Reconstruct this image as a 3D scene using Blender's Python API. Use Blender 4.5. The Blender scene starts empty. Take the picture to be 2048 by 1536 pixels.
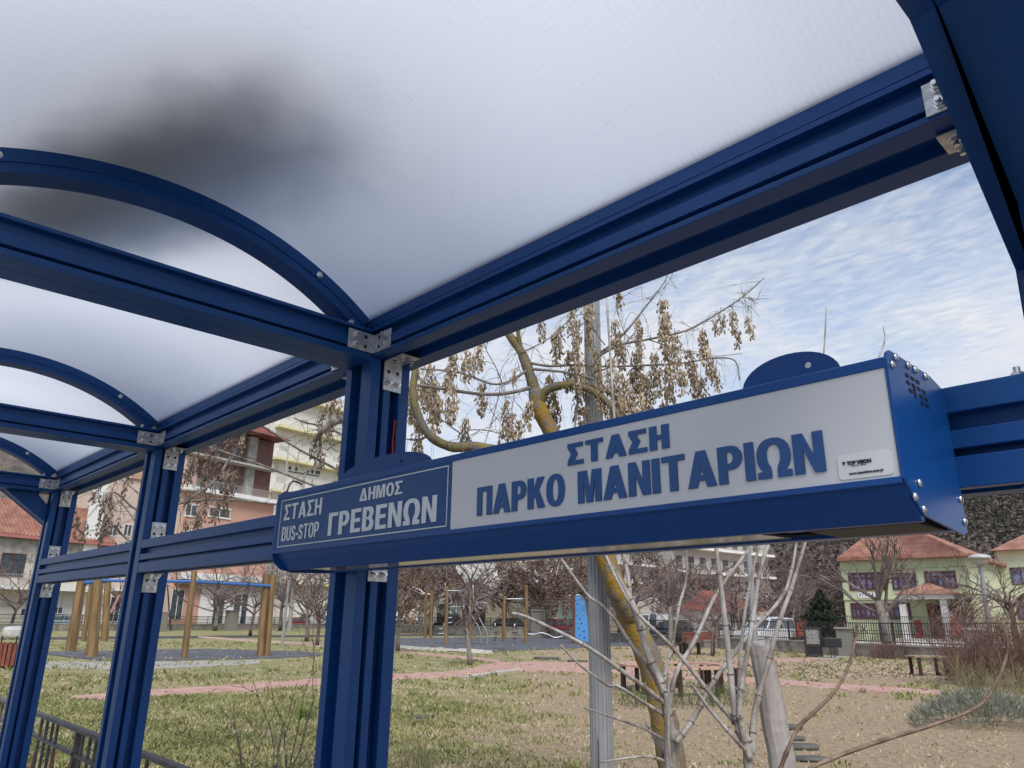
import bpy, math, random
import numpy as np
from mathutils import Vector, Matrix
random.seed(7); np.random.seed(7)
SC = bpy.context.scene
COL = SC.collection
R = math.radians

# ------------------------------------------------------------------ camera
CAM_M = ((0.693, 0.211, 0.690), (0.721, -0.218, -0.657), (0.012, 0.953, -0.304))
F_PX = 1477.9                       # focal length in pixels of a 2048 px wide frame
EYE = Vector((0.0, 0.0, 1.6))
a0 = Vector((-1484.0, -453.0, -F_PX)); b0 = Vector((56.0, 4638.0, -F_PX))
dX = -a0.normalized(); dZ = b0.normalized(); dX = (dX - dZ * dX.dot(dZ)).normalized(); dY = dZ.cross(dX)
RM = Matrix((dX, dY, dZ))           # rows: world axes seen in camera space
cam_data = bpy.data.cameras.new('camera'); cam = bpy.data.objects.new('camera', cam_data); COL.objects.link(cam)
cam.matrix_world = Matrix.Translation(EYE) @ RM.to_4x4()
cam_data.sensor_width = 36.0; cam_data.lens = F_PX / 2048 * 36.0
cam_data.clip_start = 0.02; cam_data.clip_end = 3000
SC.camera = cam

# ------------------------------------------------------------------ sky and sun
SUN_EL, SUN_AZ = 52.0, 122.0        # azimuth measured from +Y towards +X
w = bpy.data.worlds.new('World'); SC.world = w; w.use_nodes = True
nt = w.node_tree; nt.nodes.clear()
def N(t, **k):
    n = nt.nodes.new(t)
    for a, v in k.items(): setattr(n, a, v)
    return n
def lk(a, b): nt.links.new(a, b)
out = N('ShaderNodeOutputWorld'); sky = N('ShaderNodeTexSky', sky_type='NISHITA')
sky.sun_disc = False; sky.sun_elevation = R(SUN_EL); sky.sun_rotation = R(SUN_AZ)
sky.air_density = 1.0; sky.dust_density = 1.0; sky.ozone_density = 1.6
bg1 = N('ShaderNodeBackground'); bg1.inputs['Strength'].default_value = 0.15
bg2 = N('ShaderNodeBackground'); bg2.inputs['Strength'].default_value = 0.70
mixs = N('ShaderNodeMixShader')
tc = N('ShaderNodeTexCoord'); sep = N('ShaderNodeSeparateXYZ'); lk(tc.outputs['Generated'], sep.inputs[0])
mz = N('ShaderNodeMath', operation='MAXIMUM'); mz.inputs[1].default_value = 0.04; lk(sep.outputs['Z'], mz.inputs[0])
dx = N('ShaderNodeMath', operation='DIVIDE'); lk(sep.outputs['X'], dx.inputs[0]); lk(mz.outputs[0], dx.inputs[1])
dy = N('ShaderNodeMath', operation='DIVIDE'); lk(sep.outputs['Y'], dy.inputs[0]); lk(mz.outputs[0], dy.inputs[1])
cmb = N('ShaderNodeCombineXYZ'); lk(dx.outputs[0], cmb.inputs[0]); lk(dy.outputs[0], cmb.inputs[1])
mp = N('ShaderNodeMapping'); mp.inputs['Rotation'].default_value = (0, 0, R(48)); mp.inputs['Scale'].default_value = (1, 1, 1); lk(cmb.outputs[0], mp.inputs[0])
mp2 = N('ShaderNodeMapping'); mp2.inputs['Rotation'].default_value = (0, 0, R(48)); mp2.inputs['Scale'].default_value = (1.0, 1.9, 1); lk(cmb.outputs[0], mp2.inputs[0])
big = N('ShaderNodeTexNoise'); big.inputs['Scale'].default_value = 0.9; big.inputs['Detail'].default_value = 5; big.inputs['Roughness'].default_value = 0.5; lk(mp.outputs[0], big.inputs['Vector'])
fine = N('ShaderNodeTexNoise'); fine.inputs['Scale'].default_value = 13; fine.inputs['Detail'].default_value = 3.5; fine.inputs['Roughness'].default_value = 0.5; fine.inputs['Distortion'].default_value = 0.5; lk(mp2.outputs[0], fine.inputs['Vector'])
# whiter towards the horizon, mottled higher up
mr = N('ShaderNodeMapRange'); mr.inputs['From Min'].default_value = 0.33; mr.inputs['From Max'].default_value = 0.51; mr.inputs['To Min'].default_value = 0.75; mr.inputs['To Max'].default_value = 0.0; lk(sep.outputs['Z'], mr.inputs['Value'])
m1 = N('ShaderNodeMath', operation='MULTIPLY_ADD'); m1.inputs[1].default_value = 1.5; m1.inputs[2].default_value = -0.66; lk(big.outputs['Fac'], m1.inputs[0])
m2 = N('ShaderNodeMath', operation='MULTIPLY_ADD'); m2.inputs[1].default_value = 0.95; m2.inputs[2].default_value = -0.50; lk(fine.outputs['Fac'], m2.inputs[0])
m3 = N('ShaderNodeMath', operation='ADD'); lk(m1.outputs[0], m3.inputs[0]); lk(m2.outputs[0], m3.inputs[1])
m4 = N('ShaderNodeMath', operation='ADD', use_clamp=True); lk(m3.outputs[0], m4.inputs[0]); lk(mr.outputs[0], m4.inputs[1])
cr = N('ShaderNodeValToRGB'); cr.color_ramp.elements[0].position = 0.02; cr.color_ramp.elements[0].color = (0.06, 0.06, 0.06, 1); cr.color_ramp.elements[1].position = 0.92; cr.color_ramp.elements[1].color = (0.98, 0.98, 0.98, 1); lk(m4.outputs[0], cr.inputs[0])
# soft grey shading inside the cloud sheet
gn = N('ShaderNodeTexNoise'); gn.inputs['Scale'].default_value = 1.7; gn.inputs['Detail'].default_value = 4; lk(mp.outputs[0], gn.inputs['Vector'])
gr = N('ShaderNodeValToRGB'); gr.color_ramp.elements[0].position = 0.35; gr.color_ramp.elements[0].color = (0.78, 0.85, 1.0, 1); gr.color_ramp.elements[1].position = 0.65; gr.color_ramp.elements[1].color = (0.97, 0.98, 1.0, 1); lk(gn.outputs['Fac'], gr.inputs[0])
lk(gr.outputs[0], bg2.inputs['Color']); lk(sky.outputs[0], bg1.inputs['Color'])
lk(cr.outputs[0], mixs.inputs[0]); lk(bg1.outputs[0], mixs.inputs[1]); lk(bg2.outputs[0], mixs.inputs[2]); lk(mixs.outputs[0], out.inputs[0])
sd = bpy.data.lights.new('sun', 'SUN'); sd.energy = 2.5; sd.angle = R(24); sd.color = (1.0, 0.95, 0.87)
so = bpy.data.objects.new('sun', sd); COL.objects.link(so)
sdir = Vector((math.sin(R(SUN_AZ)) * math.cos(R(SUN_EL)), math.cos(R(SUN_AZ)) * math.cos(R(SUN_EL)), math.sin(R(SUN_EL))))
so.rotation_euler = sdir.to_track_quat('Z', 'Y').to_euler()
vs = SC.view_settings; vs.view_transform = 'Standard'; vs.look = 'None'; vs.exposure = 0.32; vs.gamma = 1.0; vs.use_curve_mapping = False
SC.cycles.max_bounces = 8; SC.cycles.transparent_max_bounces = 8; SC.cycles.sample_clamp_indirect = 4

# ------------------------------------------------------------------ surveying helpers (photo pixel -> real place)
def ray(px, py): return RM @ Vector((px - 1024, 768 - py, -F_PX))
def on_y(px, py, y): r = ray(px, py); return EYE + r * (y / r.y)
def on_z(px, py, z=0.0): r = ray(px, py); return EYE + r * ((z - EYE.z) / r.z)
FW = Vector((-0.690, 0.657, 0)).normalized(); RT = Vector((FW.y, -FW.x, 0))
def at(px, py, dist):               # point seen at (px, py), dist metres ahead of the viewer
    r = ray(px, py); return EYE + r * (dist / r.dot(FW))
def proj(p):
    c = RM.transposed() @ (Vector(p) - EYE); return 1024 + F_PX * c.x / -c.z, 768 - F_PX * c.y / -c.z
def base(px, dist, z=0.0):          # ground point in column px
    y = 1240.0
    for i in range(6):
        p = at(px, y, dist); _, y2 = proj((p.x, p.y, z)); y = y2
    p = at(px, y, dist); return Vector((p.x, p.y, z))
def top_z(p, py):                   # height over p that shows at row py
    lo, hi = -5.0, 200.0
    for i in range(40):
        m = (lo + hi) / 2
        if proj((p.x, p.y, m))[1] > py: lo = m
        else: hi = m
    return lo

# ------------------------------------------------------------------ mesh building
ORG = {}
def put(o, parent=None):
    COL.objects.link(o)
    if parent is not None: o.parent = parent
    return o
def org(o): return ORG.get(o.name, Vector((0, 0, 0))) if o is not None else Vector((0, 0, 0))
def tag(o, label=None, cat=None, group=None, kind=None):
    if label: o['label'] = label
    if cat: o['category'] = cat
    if group: o['group'] = group
    if kind: o['kind'] = kind
    return o
def thing(name, label, cat, loc=(0, 0, 0), group=None):
    o = bpy.data.objects.new(name, None); put(o); o.location = Vector(loc); ORG[o.name] = Vector(loc)
    o.empty_display_size = 0.1
    return tag(o, label, cat, group)
class MB:
    def __init__(s): s.v = []; s.f = []
    def add(s, vs, fs):
        n = len(s.v); s.v += [tuple(p) for p in vs]; s.f += [tuple(i + n for i in f) for f in fs]
    def frame_box(s, o, ax, ay, az):    # o corner, three edge vectors
        o, ax, ay, az = Vector(o), Vector(ax), Vector(ay), Vector(az)
        v = [o, o + ax, o + ax + ay, o + ay, o + az, o + ax + az, o + ax + ay + az, o + ay + az]
        s.add(v, [(0, 3, 2, 1), (4, 5, 6, 7), (0, 1, 5, 4), (1, 2, 6, 5), (2, 3, 7, 6), (3, 0, 4, 7)])
        return s
    def box(s, x0, x1, y0, y1, z0, z1): return s.frame_box((x0, y0, z0), (x1 - x0, 0, 0), (0, y1 - y0, 0), (0, 0, z1 - z0))
    def prism(s, pts, vec):             # planar polygon pushed along vec
        n = len(pts); vec = Vector(vec); p = [Vector(q) for q in pts]
        s.add(p + [q + vec for q in p], [tuple(range(n))[::-1], tuple(range(n, 2 * n))] + [(i, (i + 1) % n, n + (i + 1) % n, n + i) for i in range(n)])
        return s
    def tube(s, pts, rad, k=6, cap=True):
        pts = [Vector(p) for p in pts]; n = len(pts)
        if not hasattr(rad, '__len__'): rad = [rad] * n
        vs, fs = [], []
        up = None
        for i, p in enumerate(pts):
            d = (pts[min(i + 1, n - 1)] - pts[max(i - 1, 0)])
            if d.length < 1e-9: d = Vector((0, 0, 1))
            d.normalize()
            if up is None: up = Vector((1, 0, 0)) if abs(d.x) < 0.8 else Vector((0, 1, 0))
            a = (up - d * up.dot(d)).normalized(); b = d.cross(a); up = a
            for j in range(k):
                t = 2 * math.pi * j / k; vs.append(p + (a * math.cos(t) + b * math.sin(t)) * rad[i])
        for i in range(n - 1):
            for j in range(k):
                fs.append((i * k + j, i * k + (j + 1) % k, (i + 1) * k + (j + 1) % k, (i + 1) * k + j))
        if cap: fs.append(tuple(range(k))[::-1]); fs.append(tuple(range((n - 1) * k, n * k)))
        s.add(vs, fs); return s
    def lathe(s, c, axis, prof, k=12):  # prof: (distance along axis, radius)
        ax = Vector(axis).normalized(); c = Vector(c)
        return s.tube([c + ax * d for d, r in prof], [r for d, r in prof], k)
    def mesh(s, name, mat, smooth=False, off=Vector((0, 0, 0))):
        me = bpy.data.meshes.new(name)
        v = np.array(s.v, dtype=float) - np.array(off) if s.v else np.zeros((0, 3))
        me.from_pydata(v.tolist(), [], s.f); me.materials.append(mat); me.update()
        if smooth: me.polygons.foreach_set('use_smooth', [True] * len(me.polygons))
        return me
    def build(s, name, mat, parent=None, smooth=False, bevel=0.0):
        o = bpy.data.objects.new(name, s.mesh(name, mat, smooth, org(parent))); put(o, parent)
        ORG[o.name] = org(parent)
        if bevel:
            m = o.modifiers.new('bevel', 'BEVEL'); m.width = bevel; m.segments = 2; m.limit_method = 'ANGLE'; m.angle_limit = R(35)
        return o
def share(name, me, parent=None, loc=(0, 0, 0), rot=(0, 0, 0), scale=(1, 1, 1)):
    o = bpy.data.objects.new(name, me); put(o, parent); o.location = Vector(loc) - org(parent); o.rotation_euler = rot; o.scale = scale
    ORG[o.name] = org(parent)
    return o
def fast_mesh(name, verts, quads, mat, smooth=False):   # numpy arrays, all faces with the same number of corners
    me = bpy.data.meshes.new(name); nv, nf, k = len(verts), len(quads), quads.shape[1]
    me.vertices.add(nv); me.vertices.foreach_set('co', np.asarray(verts, dtype=np.float32).ravel())
    me.loops.add(nf * k); me.loops.foreach_set('vertex_index', quads.astype(np.int32).ravel())
    me.polygons.add(nf); me.polygons.foreach_set('loop_start', (np.arange(nf) * k).astype(np.int32))
    me.materials.append(mat); me.update(calc_edges=True); me.validate()
    return me
def copy_tree(o, parent=None):
    c = o.copy(); COL.objects.link(c)
    if parent is not None: c.parent = parent
    for ch in list(o.children): copy_tree(ch, c)
    return c

# ------------------------------------------------------------------ materials
def mat(name, col, rough=0.6, metal=0.0, var=0.12, scale=20.0, bump=0.0, bscale=None, col2=None, spec=0.5, detail=4.0, stretch=(1, 1, 1), ramp=(0.35, 0.65), coat=0.0, nrough=0.6):
    m = bpy.data.materials.new(name); m.use_nodes = True; t = m.node_tree; b = t.nodes['Principled BSDF']
    b.inputs['Roughness'].default_value = rough; b.inputs['Metallic'].default_value = metal; b.inputs['Specular IOR Level'].default_value = spec
    b.inputs['Coat Weight'].default_value = coat
    tcn = t.nodes.new('ShaderNodeTexCoord'); mpn = t.nodes.new('ShaderNodeMapping'); mpn.inputs['Scale'].default_value = stretch
    t.links.new(tcn.outputs['Object'], mpn.inputs[0])
    nz = t.nodes.new('ShaderNodeTexNoise'); nz.inputs['Scale'].default_value = scale; nz.inputs['Detail'].default_value = detail; nz.inputs['Roughness'].default_value = nrough
    t.links.new(mpn.outputs[0], nz.inputs['Vector'])
    rp = t.nodes.new('ShaderNodeValToRGB'); c2 = col2 or tuple(min(1, c * (1 + var)) for c in col); c1 = col if col2 else tuple(c * (1 - var) for c in col)
    rp.color_ramp.elements[0].position = ramp[0]; rp.color_ramp.elements[1].position = ramp[1]
    rp.color_ramp.elements[0].color = (*c1, 1); rp.color_ramp.elements[1].color = (*c2, 1)
    t.links.new(nz.outputs['Fac'], rp.inputs[0]); t.links.new(rp.outputs[0], b.inputs['Base Color'])
    rr = t.nodes.new('ShaderNodeMapRange'); rr.inputs['To Min'].default_value = max(0.02, rough - 0.08); rr.inputs['To Max'].default_value = min(1, rough + 0.08)
    t.links.new(nz.outputs['Fac'], rr.inputs['Value']); t.links.new(rr.outputs[0], b.inputs['Roughness'])
    if bump:
        n2 = t.nodes.new('ShaderNodeTexNoise'); n2.inputs['Scale'].default_value = bscale or scale * 3; n2.inputs['Detail'].default_value = 3
        t.links.new(mpn.outputs[0], n2.inputs['Vector'])
        bp = t.nodes.new('ShaderNodeBump'); bp.inputs['Strength'].default_value = bump; bp.inputs['Distance'].default_value = 0.01
        t.links.new(n2.outputs['Fac'], bp.inputs['Height']); t.links.new(bp.outputs[0], b.inputs['Normal'])
    return m
BLUE = mat('blue_powder_coat', (0.0035, 0.050, 0.195), 0.38, scale=3.5, bump=0.06, bscale=700, spec=0.28, col2=(0.008, 0.070, 0.245), detail=12, nrough=0.78)
SIGNBLUE = mat('blue_sign_housing', (0.004, 0.054, 0.225), 0.34, scale=4, bump=0.03, bscale=700, spec=0.3, col2=(0.006, 0.066, 0.26), detail=10)
PANELBLUE = mat('blue_sign_film', (0.005, 0.056, 0.20), 0.34, var=0.03, scale=5, spec=0.3)
WHITEPANEL = mat('white_acrylic', (0.56, 0.58, 0.62), 0.30, var=0.004, scale=3)
LETTERBLUE = mat('blue_letter', (0.006, 0.066, 0.235), 0.4, var=0.03)
LETTERWHITE = mat('white_letter', (0.60, 0.65, 0.70), 0.4, var=0.05)
ZINC = mat('zinc_plated_steel', (0.50, 0.52, 0.54), 0.42, metal=0.75, var=0.25, scale=60, bump=0.1, bscale=200)
BOLT = mat('bright_bolt_steel', (0.70, 0.71, 0.72), 0.25, metal=0.9, var=0.1, scale=80)
BLACK = mat('black_void', (0.006, 0.006, 0.008), 0.6)
STICKER = mat('sticker_paper', (0.66, 0.68, 0.70), 0.4, var=0.02)
INK = mat('black_ink', (0.015, 0.015, 0.02), 0.5)
GLASSY = mat('diffuser_lens', (0.28, 0.27, 0.22), 0.12, var=0.3, scale=6)
RED = mat('red_wire', (0.45, 0.02, 0.015), 0.45)
LAMPGREY = mat('grey_lamp_paint', (0.27, 0.28, 0.295), 0.45, var=0.08, scale=8, bump=0.05)
BARK = mat('grey_bark', (0.13, 0.115, 0.10), 0.9, scale=14, bump=0.8, bscale=60, col2=(0.27, 0.25, 0.225), stretch=(1, 1, 0.35))
LICHEN = mat('lichen_bark', (0.15, 0.135, 0.12), 0.95, scale=6, bump=1.0, bscale=45, col2=(0.25, 0.155, 0.02), detail=12, ramp=(0.46, 0.53), nrough=0.82)
LICHEN2 = mat('mossy_bark', (0.12, 0.105, 0.085), 0.95, scale=5, bump=0.9, bscale=50, col2=(0.19, 0.155, 0.035), detail=12, ramp=(0.46, 0.56), nrough=0.82)
SHOOT = mat('pale_shoot_bark', (0.17, 0.135, 0.105), 0.55, scale=16, bump=0.5, bscale=140, col2=(0.44, 0.42, 0.40), stretch=(1, 1, 0.4), detail=8)
SEED = mat('dry_samara', (0.15, 0.105, 0.062), 0.85, scale=14, col2=(0.50, 0.40, 0.27), detail=5)
SEED2 = mat('rusty_samara', (0.10, 0.065, 0.045), 0.9, scale=1.2, col2=(0.27, 0.19, 0.14))
TWIG = mat('winter_twigs', (0.085, 0.066, 0.060), 0.9, scale=1.5, col2=(0.20, 0.165, 0.15))
TWIG2 = mat('mauve_twigs', (0.105, 0.075, 0.072), 0.9, scale=1.5, col2=(0.22, 0.165, 0.15))
OLDWOOD = mat('weathered_wood', (0.17, 0.15, 0.14), 0.9, scale=9, bump=0.7, bscale=60, col2=(0.36, 0.33, 0.31), stretch=(1, 1, 0.12))
WOOD = mat('ochre_timber', (0.13, 0.075, 0.03), 0.75, scale=5, bump=0.4, bscale=40, col2=(0.25, 0.16, 0.07), stretch=(1, 1, 0.15))
REDWOOD = mat('red_brown_planks', (0.17, 0.045, 0.03), 0.65, scale=6, bump=0.3, col2=(0.27, 0.085, 0.06), stretch=(0.3, 1, 1))
PINKWOOD = mat('faded_pink_planks', (0.42, 0.24, 0.17), 0.75, scale=6, bump=0.3, col2=(0.55, 0.36, 0.28))
DARKMETAL = mat('dark_metal_paint', (0.025, 0.025, 0.027), 0.5, var=0.2)
RAILMETAL = mat('worn_brown_railing_paint', (0.045, 0.040, 0.036), 0.5, scale=30, col2=(0.13, 0.12, 0.11))
RAILRED = mat('worn_red_railing_paint', (0.20, 0.035, 0.03), 0.6, scale=30, col2=(0.32, 0.10, 0.09))
BARBLUE = mat('light_blue_bar_paint', (0.05, 0.14, 0.38), 0.4)
STEEL = mat('stainless_tube', (0.40, 0.41, 0.42), 0.4, metal=0.8)
SHOOT2 = mat('brown_shoot_bark', (0.10, 0.055, 0.035), 0.5, scale=12, bump=0.4, bscale=140, col2=(0.27, 0.19, 0.14), detail=6)
NODE = mat('dark_shoot_node', (0.13, 0.10, 0.085), 0.8)
# ------------------------------------------------------------------ bus shelter
def slotted(p0, p1, q0, q1, bottom=(), right=(), top=(), left=(), d=0.022):
    """outline of an extruded section; slots as (from, to) fractions along each side, counter-clockwise outline"""
    W, H = p1 - p0, q1 - q0; o = [(p0, q0)]
    for a, b in sorted(bottom): o += [(p0 + W * a, q0), (p0 + W * a, q0 + d), (p0 + W * b, q0 + d), (p0 + W * b, q0)]
    o.append((p1, q0))
    for a, b in sorted(right): o += [(p1, q0 + H * a), (p1 - d, q0 + H * a), (p1 - d, q0 + H * b), (p1, q0 + H * b)]
    o.append((p1, q1))
    for a, b in sorted(top, reverse=True): o += [(p0 + W * b, q1), (p0 + W * b, q1 - d), (p0 + W * a, q1 - d), (p0 + W * a, q1)]
    o.append((p0, q1))
    for a, b in sorted(left, reverse=True): o += [(p0, q0 + H * b), (p0 + d, q0 + H * b), (p0 + d, q0 + H * a), (p0, q0 + H * a)]
    return o
shelter = thing('bus_shelter', 'dark blue metal bus shelter with arched translucent roof and slotted posts', 'bus shelter', (-2.4, 0.5, 0))
PW = 0.138; FR = [-0.020, -1.580, -3.160, -4.740]      # +X faces of the four frames
YB0, YB1 = 1.0, 1.12                                   # back posts
YF1, YF0 = -0.075, -0.205                              # front posts
ZB, ZT = 2.256, 2.340                                  # beams
hair = 0.003
def post(x1, y0, y1, flip):
    sec = slotted(x1 - 0.128, x1, y0, y1, right=((0.22, 0.33), (0.50, 0.73)), left=((0.22, 0.33), (0.50, 0.73)), bottom=((0.22, 0.60),), top=((0.22, 0.60),), d=0.032)
    o = MB().prism([(p, q, 0.012) for p, q in sec], (0, 0, ZB - 0.014)).build('post', BLUE, shelter, bevel=0.0012)
    m = MB().box(x1 - 0.18, x1 + 0.05, y0 - 0.05, y1 + 0.05, 0.0, 0.012); m.build('base_plate', BLUE, o)
    return o
for i, x in enumerate(FR):
    post(x, YB0, YB1, False)
    post(x, YF0, YF1, True)
# long beams, one per bay, butted at the frames
XE = [FR[0], FR[1], FR[2], FR[3], FR[3] - 0.128]
def beam(xa, xb, y0, y1):
    sec = slotted(y0, y1, ZB, ZT, left=((0.13, 0.235), (0.53, 0.87)), right=((0.13, 0.235), (0.53, 0.87)), bottom=((0.30, 0.66),), d=0.020)
    MB().prism([(xa, p, q) for p, q in sec], (xb - xa, 0, 0)).build('beam', BLUE, shelter, bevel=0.001)
for a, b in ((FR[1], FR[0]), (FR[2], FR[1] - 0.128), (FR[3], FR[2] - 0.128)):
    pass
beam(-4.866, -0.022, 1.0, 1.142); beam(-4.866, -0.022, -0.217, -0.075)
for y0, y1 in ((1.003, 1.139), (-0.214, -0.078)):      # clamp trim over the beams
    MB().prism([(-4.868, y0, ZT + 0.003), (-4.868, y1, ZT + 0.003), (-4.868, y1, ZT + 0.045), (-4.868, y0, ZT + 0.045)], (4.85, 0, 0)).build('roof_trim', BLUE, shelter, bevel=0.001)
# middle rails between the back posts
for a, b in ((FR[1] + 0.001, FR[0] - 0.129), (FR[2] + 0.001, FR[1] - 0.129), (FR[3] + 0.001, FR[2] - 0.129)):
    sec = slotted(1.001, 1.088, 1.757, 1.883, left=((0.30, 0.38), (0.56, 0.74)), right=((0.30, 0.38), (0.56, 0.74)), bottom=((0.22, 0.6),), d=0.020)
    MB().prism([(a, p, q) for p, q in sec], (b - a, 0, 0)).build('rail', BLUE, shelter, bevel=0.001)
# cross beams
for x in FR:
    sec = slotted(x - 0.124, x - 0.002, 2.246, 2.331, right=((0.19, 0.28), (0.58, 0.90)), left=((0.19, 0.28), (0.58, 0.90)), bottom=((0.50, 0.512),), d=0.018)
    pts = [(p, -0.073, q) for p, q in sec][::-1]
    MB().prism(pts, (0, 1.071, 0)).build('crossbeam', BLUE, shelter, bevel=0.001)
# arches: centre and radius of the barrel roof
YC, RAD = 0.4675, 0.895; ZC = 2.552 - RAD
AMAX = math.asin((1.003 - YC) / RAD)
def arc(r, a0, a1, n): return [(YC + r * math.sin(a0 + (a1 - a0) * i / n), ZC + r * math.cos(a0 + (a1 - a0) * i / n)) for i in range(n + 1)]
for x in FR:
    def ring(r0, r1, x0, x1, name, par):
        o1 = arc(r1, -AMAX, AMAX, 40); i1 = arc(r0, -AMAX, AMAX, 40); m = MB(); n = 41
        vs = [(x0, *p) for p in o1] + [(x0, *p) for p in i1] + [(x1, *p) for p in o1] + [(x1, *p) for p in i1]
        fs = []
        for i in range(n - 1):
            fs += [(i, i + 1, 2 * n + i + 1, 2 * n + i), (n + i, 3 * n + i, 3 * n + i + 1, n + i + 1), (i, n + i, n + i + 1, i + 1), (2 * n + i, 2 * n + i + 1, 3 * n + i + 1, 3 * n + i)]
        fs += [(0, 2 * n, 3 * n, n), (n - 1, 2 * n - 1, 4 * n - 1, 3 * n - 1)]
        m.add(vs, fs); return m.build(name, BLUE, par, smooth=False)
    a = ring(RAD - 0.058, RAD - 0.006, x - 0.094, x - 0.030, 'arch', shelter)
    ring(RAD - 0.036, RAD - 0.031, x - 0.0315, x - 0.0265, 'arch_bead', a)
    for ang in (-0.42, 0.42) if x != FR[0] else ():
        y, z = YC + (RAD - 0.022) * math.sin(ang + 0.02), ZC + (RAD - 0.022) * math.cos(ang + 0.02)
        MB().lathe((x - 0.030, y, z), (1, 0, 0), [(0, 0.008), (0.002, 0.009), (0.004, 0.006), (0.006, 0.001)], 8).build('screw', BOLT, a)
    for sy in (-1, 1):
        yb = YC + sy * 0.47
        MB().box(x - 0.028, x - 0.012, yb - 0.004, yb + 0.004, 2.333, 2.345).build('foot_clip', ZINC, a)
# translucent roof sheets
RM_ = bpy.data.materials.new('twinwall_polycarbonate'); RM_.use_nodes = True; t = RM_.node_tree; t.nodes.clear()
o_ = t.nodes.new('ShaderNodeOutputMaterial'); tr = t.nodes.new('ShaderNodeBsdfTranslucent'); df = t.nodes.new('ShaderNodeBsdfDiffuse'); mx = t.nodes.new('ShaderNodeMixShader'); gl = t.nodes.new('ShaderNodeBsdfGlossy'); m2_ = t.nodes.new('ShaderNodeMixShader')
gl.inputs['Roughness'].default_value = 0.25; m2_.inputs[0].default_value = 0.03
tcn = t.nodes.new('ShaderNodeTexCoord'); wv = t.nodes.new('ShaderNodeTexWave'); wv.bands_direction = 'X'; wv.inputs['Scale'].default_value = 26; wv.inputs['Distortion'].default_value = 0.05
t.links.new(tcn.outputs['Object'], wv.inputs['Vector'])
nz = t.nodes.new('ShaderNodeTexNoise'); nz.inputs['Scale'].default_value = 2.2; nz.inputs['Detail'].default_value = 5; t.links.new(tcn.outputs['Object'], nz.inputs['Vector'])
c1 = t.nodes.new('ShaderNodeMix'); c1.data_type = 'RGBA'; c1.inputs[6].default_value = (0.775, 0.79, 0.82, 1); c1.inputs[7].default_value = (0.80, 0.815, 0.845, 1)
t.links.new(wv.outputs['Fac'], c1.inputs[0])
c2 = t.nodes.new('ShaderNodeMix'); c2.data_type = 'RGBA'; c2.blend_type = 'MULTIPLY'; c2.inputs[0].default_value = 1.0
r2 = t.nodes.new('ShaderNodeValToRGB'); r2.color_ramp.elements[0].position = 0.3; r2.color_ramp.elements[0].color = (0.96, 0.962, 0.97, 1); r2.color_ramp.elements[1].position = 0.7; r2.color_ramp.elements[1].color = (1, 1, 1, 1)
t.links.new(nz.outputs['Fac'], r2.inputs[0]); t.links.new(c1.outputs[2], c2.inputs[6]); t.links.new(r2.outputs[0], c2.inputs[7])
n3_ = t.nodes.new('ShaderNodeTexNoise'); n3_.inputs['Scale'].default_value = 55; n3_.inputs['Detail'].default_value = 6; n3_.inputs['Roughness'].default_value = .7; t.links.new(tcn.outputs['Object'], n3_.inputs['Vector'])
r3_ = t.nodes.new('ShaderNodeValToRGB'); r3_.color_ramp.elements[0].position = 0.24; r3_.color_ramp.elements[0].color = (0.88, 0.87, 0.85, 1); r3_.color_ramp.elements[1].position = 0.40; r3_.color_ramp.elements[1].color = (1, 1, 1, 1); t.links.new(n3_.outputs['Fac'], r3_.inputs[0])
c3_ = t.nodes.new('ShaderNodeMix'); c3_.data_type = 'RGBA'; c3_.blend_type = 'MULTIPLY'; c3_.inputs[0].default_value = 1.0; t.links.new(c2.outputs[2], c3_.inputs[6]); t.links.new(r3_.outputs[0], c3_.inputs[7]); t.links.new(c3_.outputs[2], tr.inputs['Color']); df.inputs['Color'].default_value = (0.5, 0.52, 0.55, 1); mx.inputs[0].default_value = 0.04
t.links.new(tr.outputs[0], mx.inputs[1]); t.links.new(df.outputs[0], mx.inputs[2]); t.links.new(mx.outputs[0], m2_.inputs[1]); t.links.new(gl.outputs[0], m2_.inputs[2]); t.links.new(m2_.outputs[0], o_.inputs[0])
for x1, x0 in ((FR[0] - 0.03, FR[1] - 0.060), (FR[1] - 0.064, FR[2] - 0.060), (FR[2] - 0.064, FR[3] - 0.094)):
    ins = arc(RAD - 0.004, -AMAX - 0.08, AMAX + 0.08, 40); ous = arc(RAD + 0.002, -AMAX - 0.08, AMAX + 0.08, 40); n = 41; m = MB()
    vs = [(x0, *p) for p in ins] + [(x1, *p) for p in ins] + [(x0, *p) for p in ous] + [(x1, *p) for p in ous]
    fs = []
    for i in range(n - 1):
        fs += [(i, i + 1, n + i + 1, n + i), (2 * n + i, 3 * n + i, 3 * n + i + 1, 2 * n + i + 1), (i, 2 * n + i, 2 * n + i + 1, i + 1), (n + i, n + i + 1, 3 * n + i + 1, 3 * n + i)]
    m.add(vs, fs); m.build('roof_panel', RM_, shelter, smooth=True)
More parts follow.
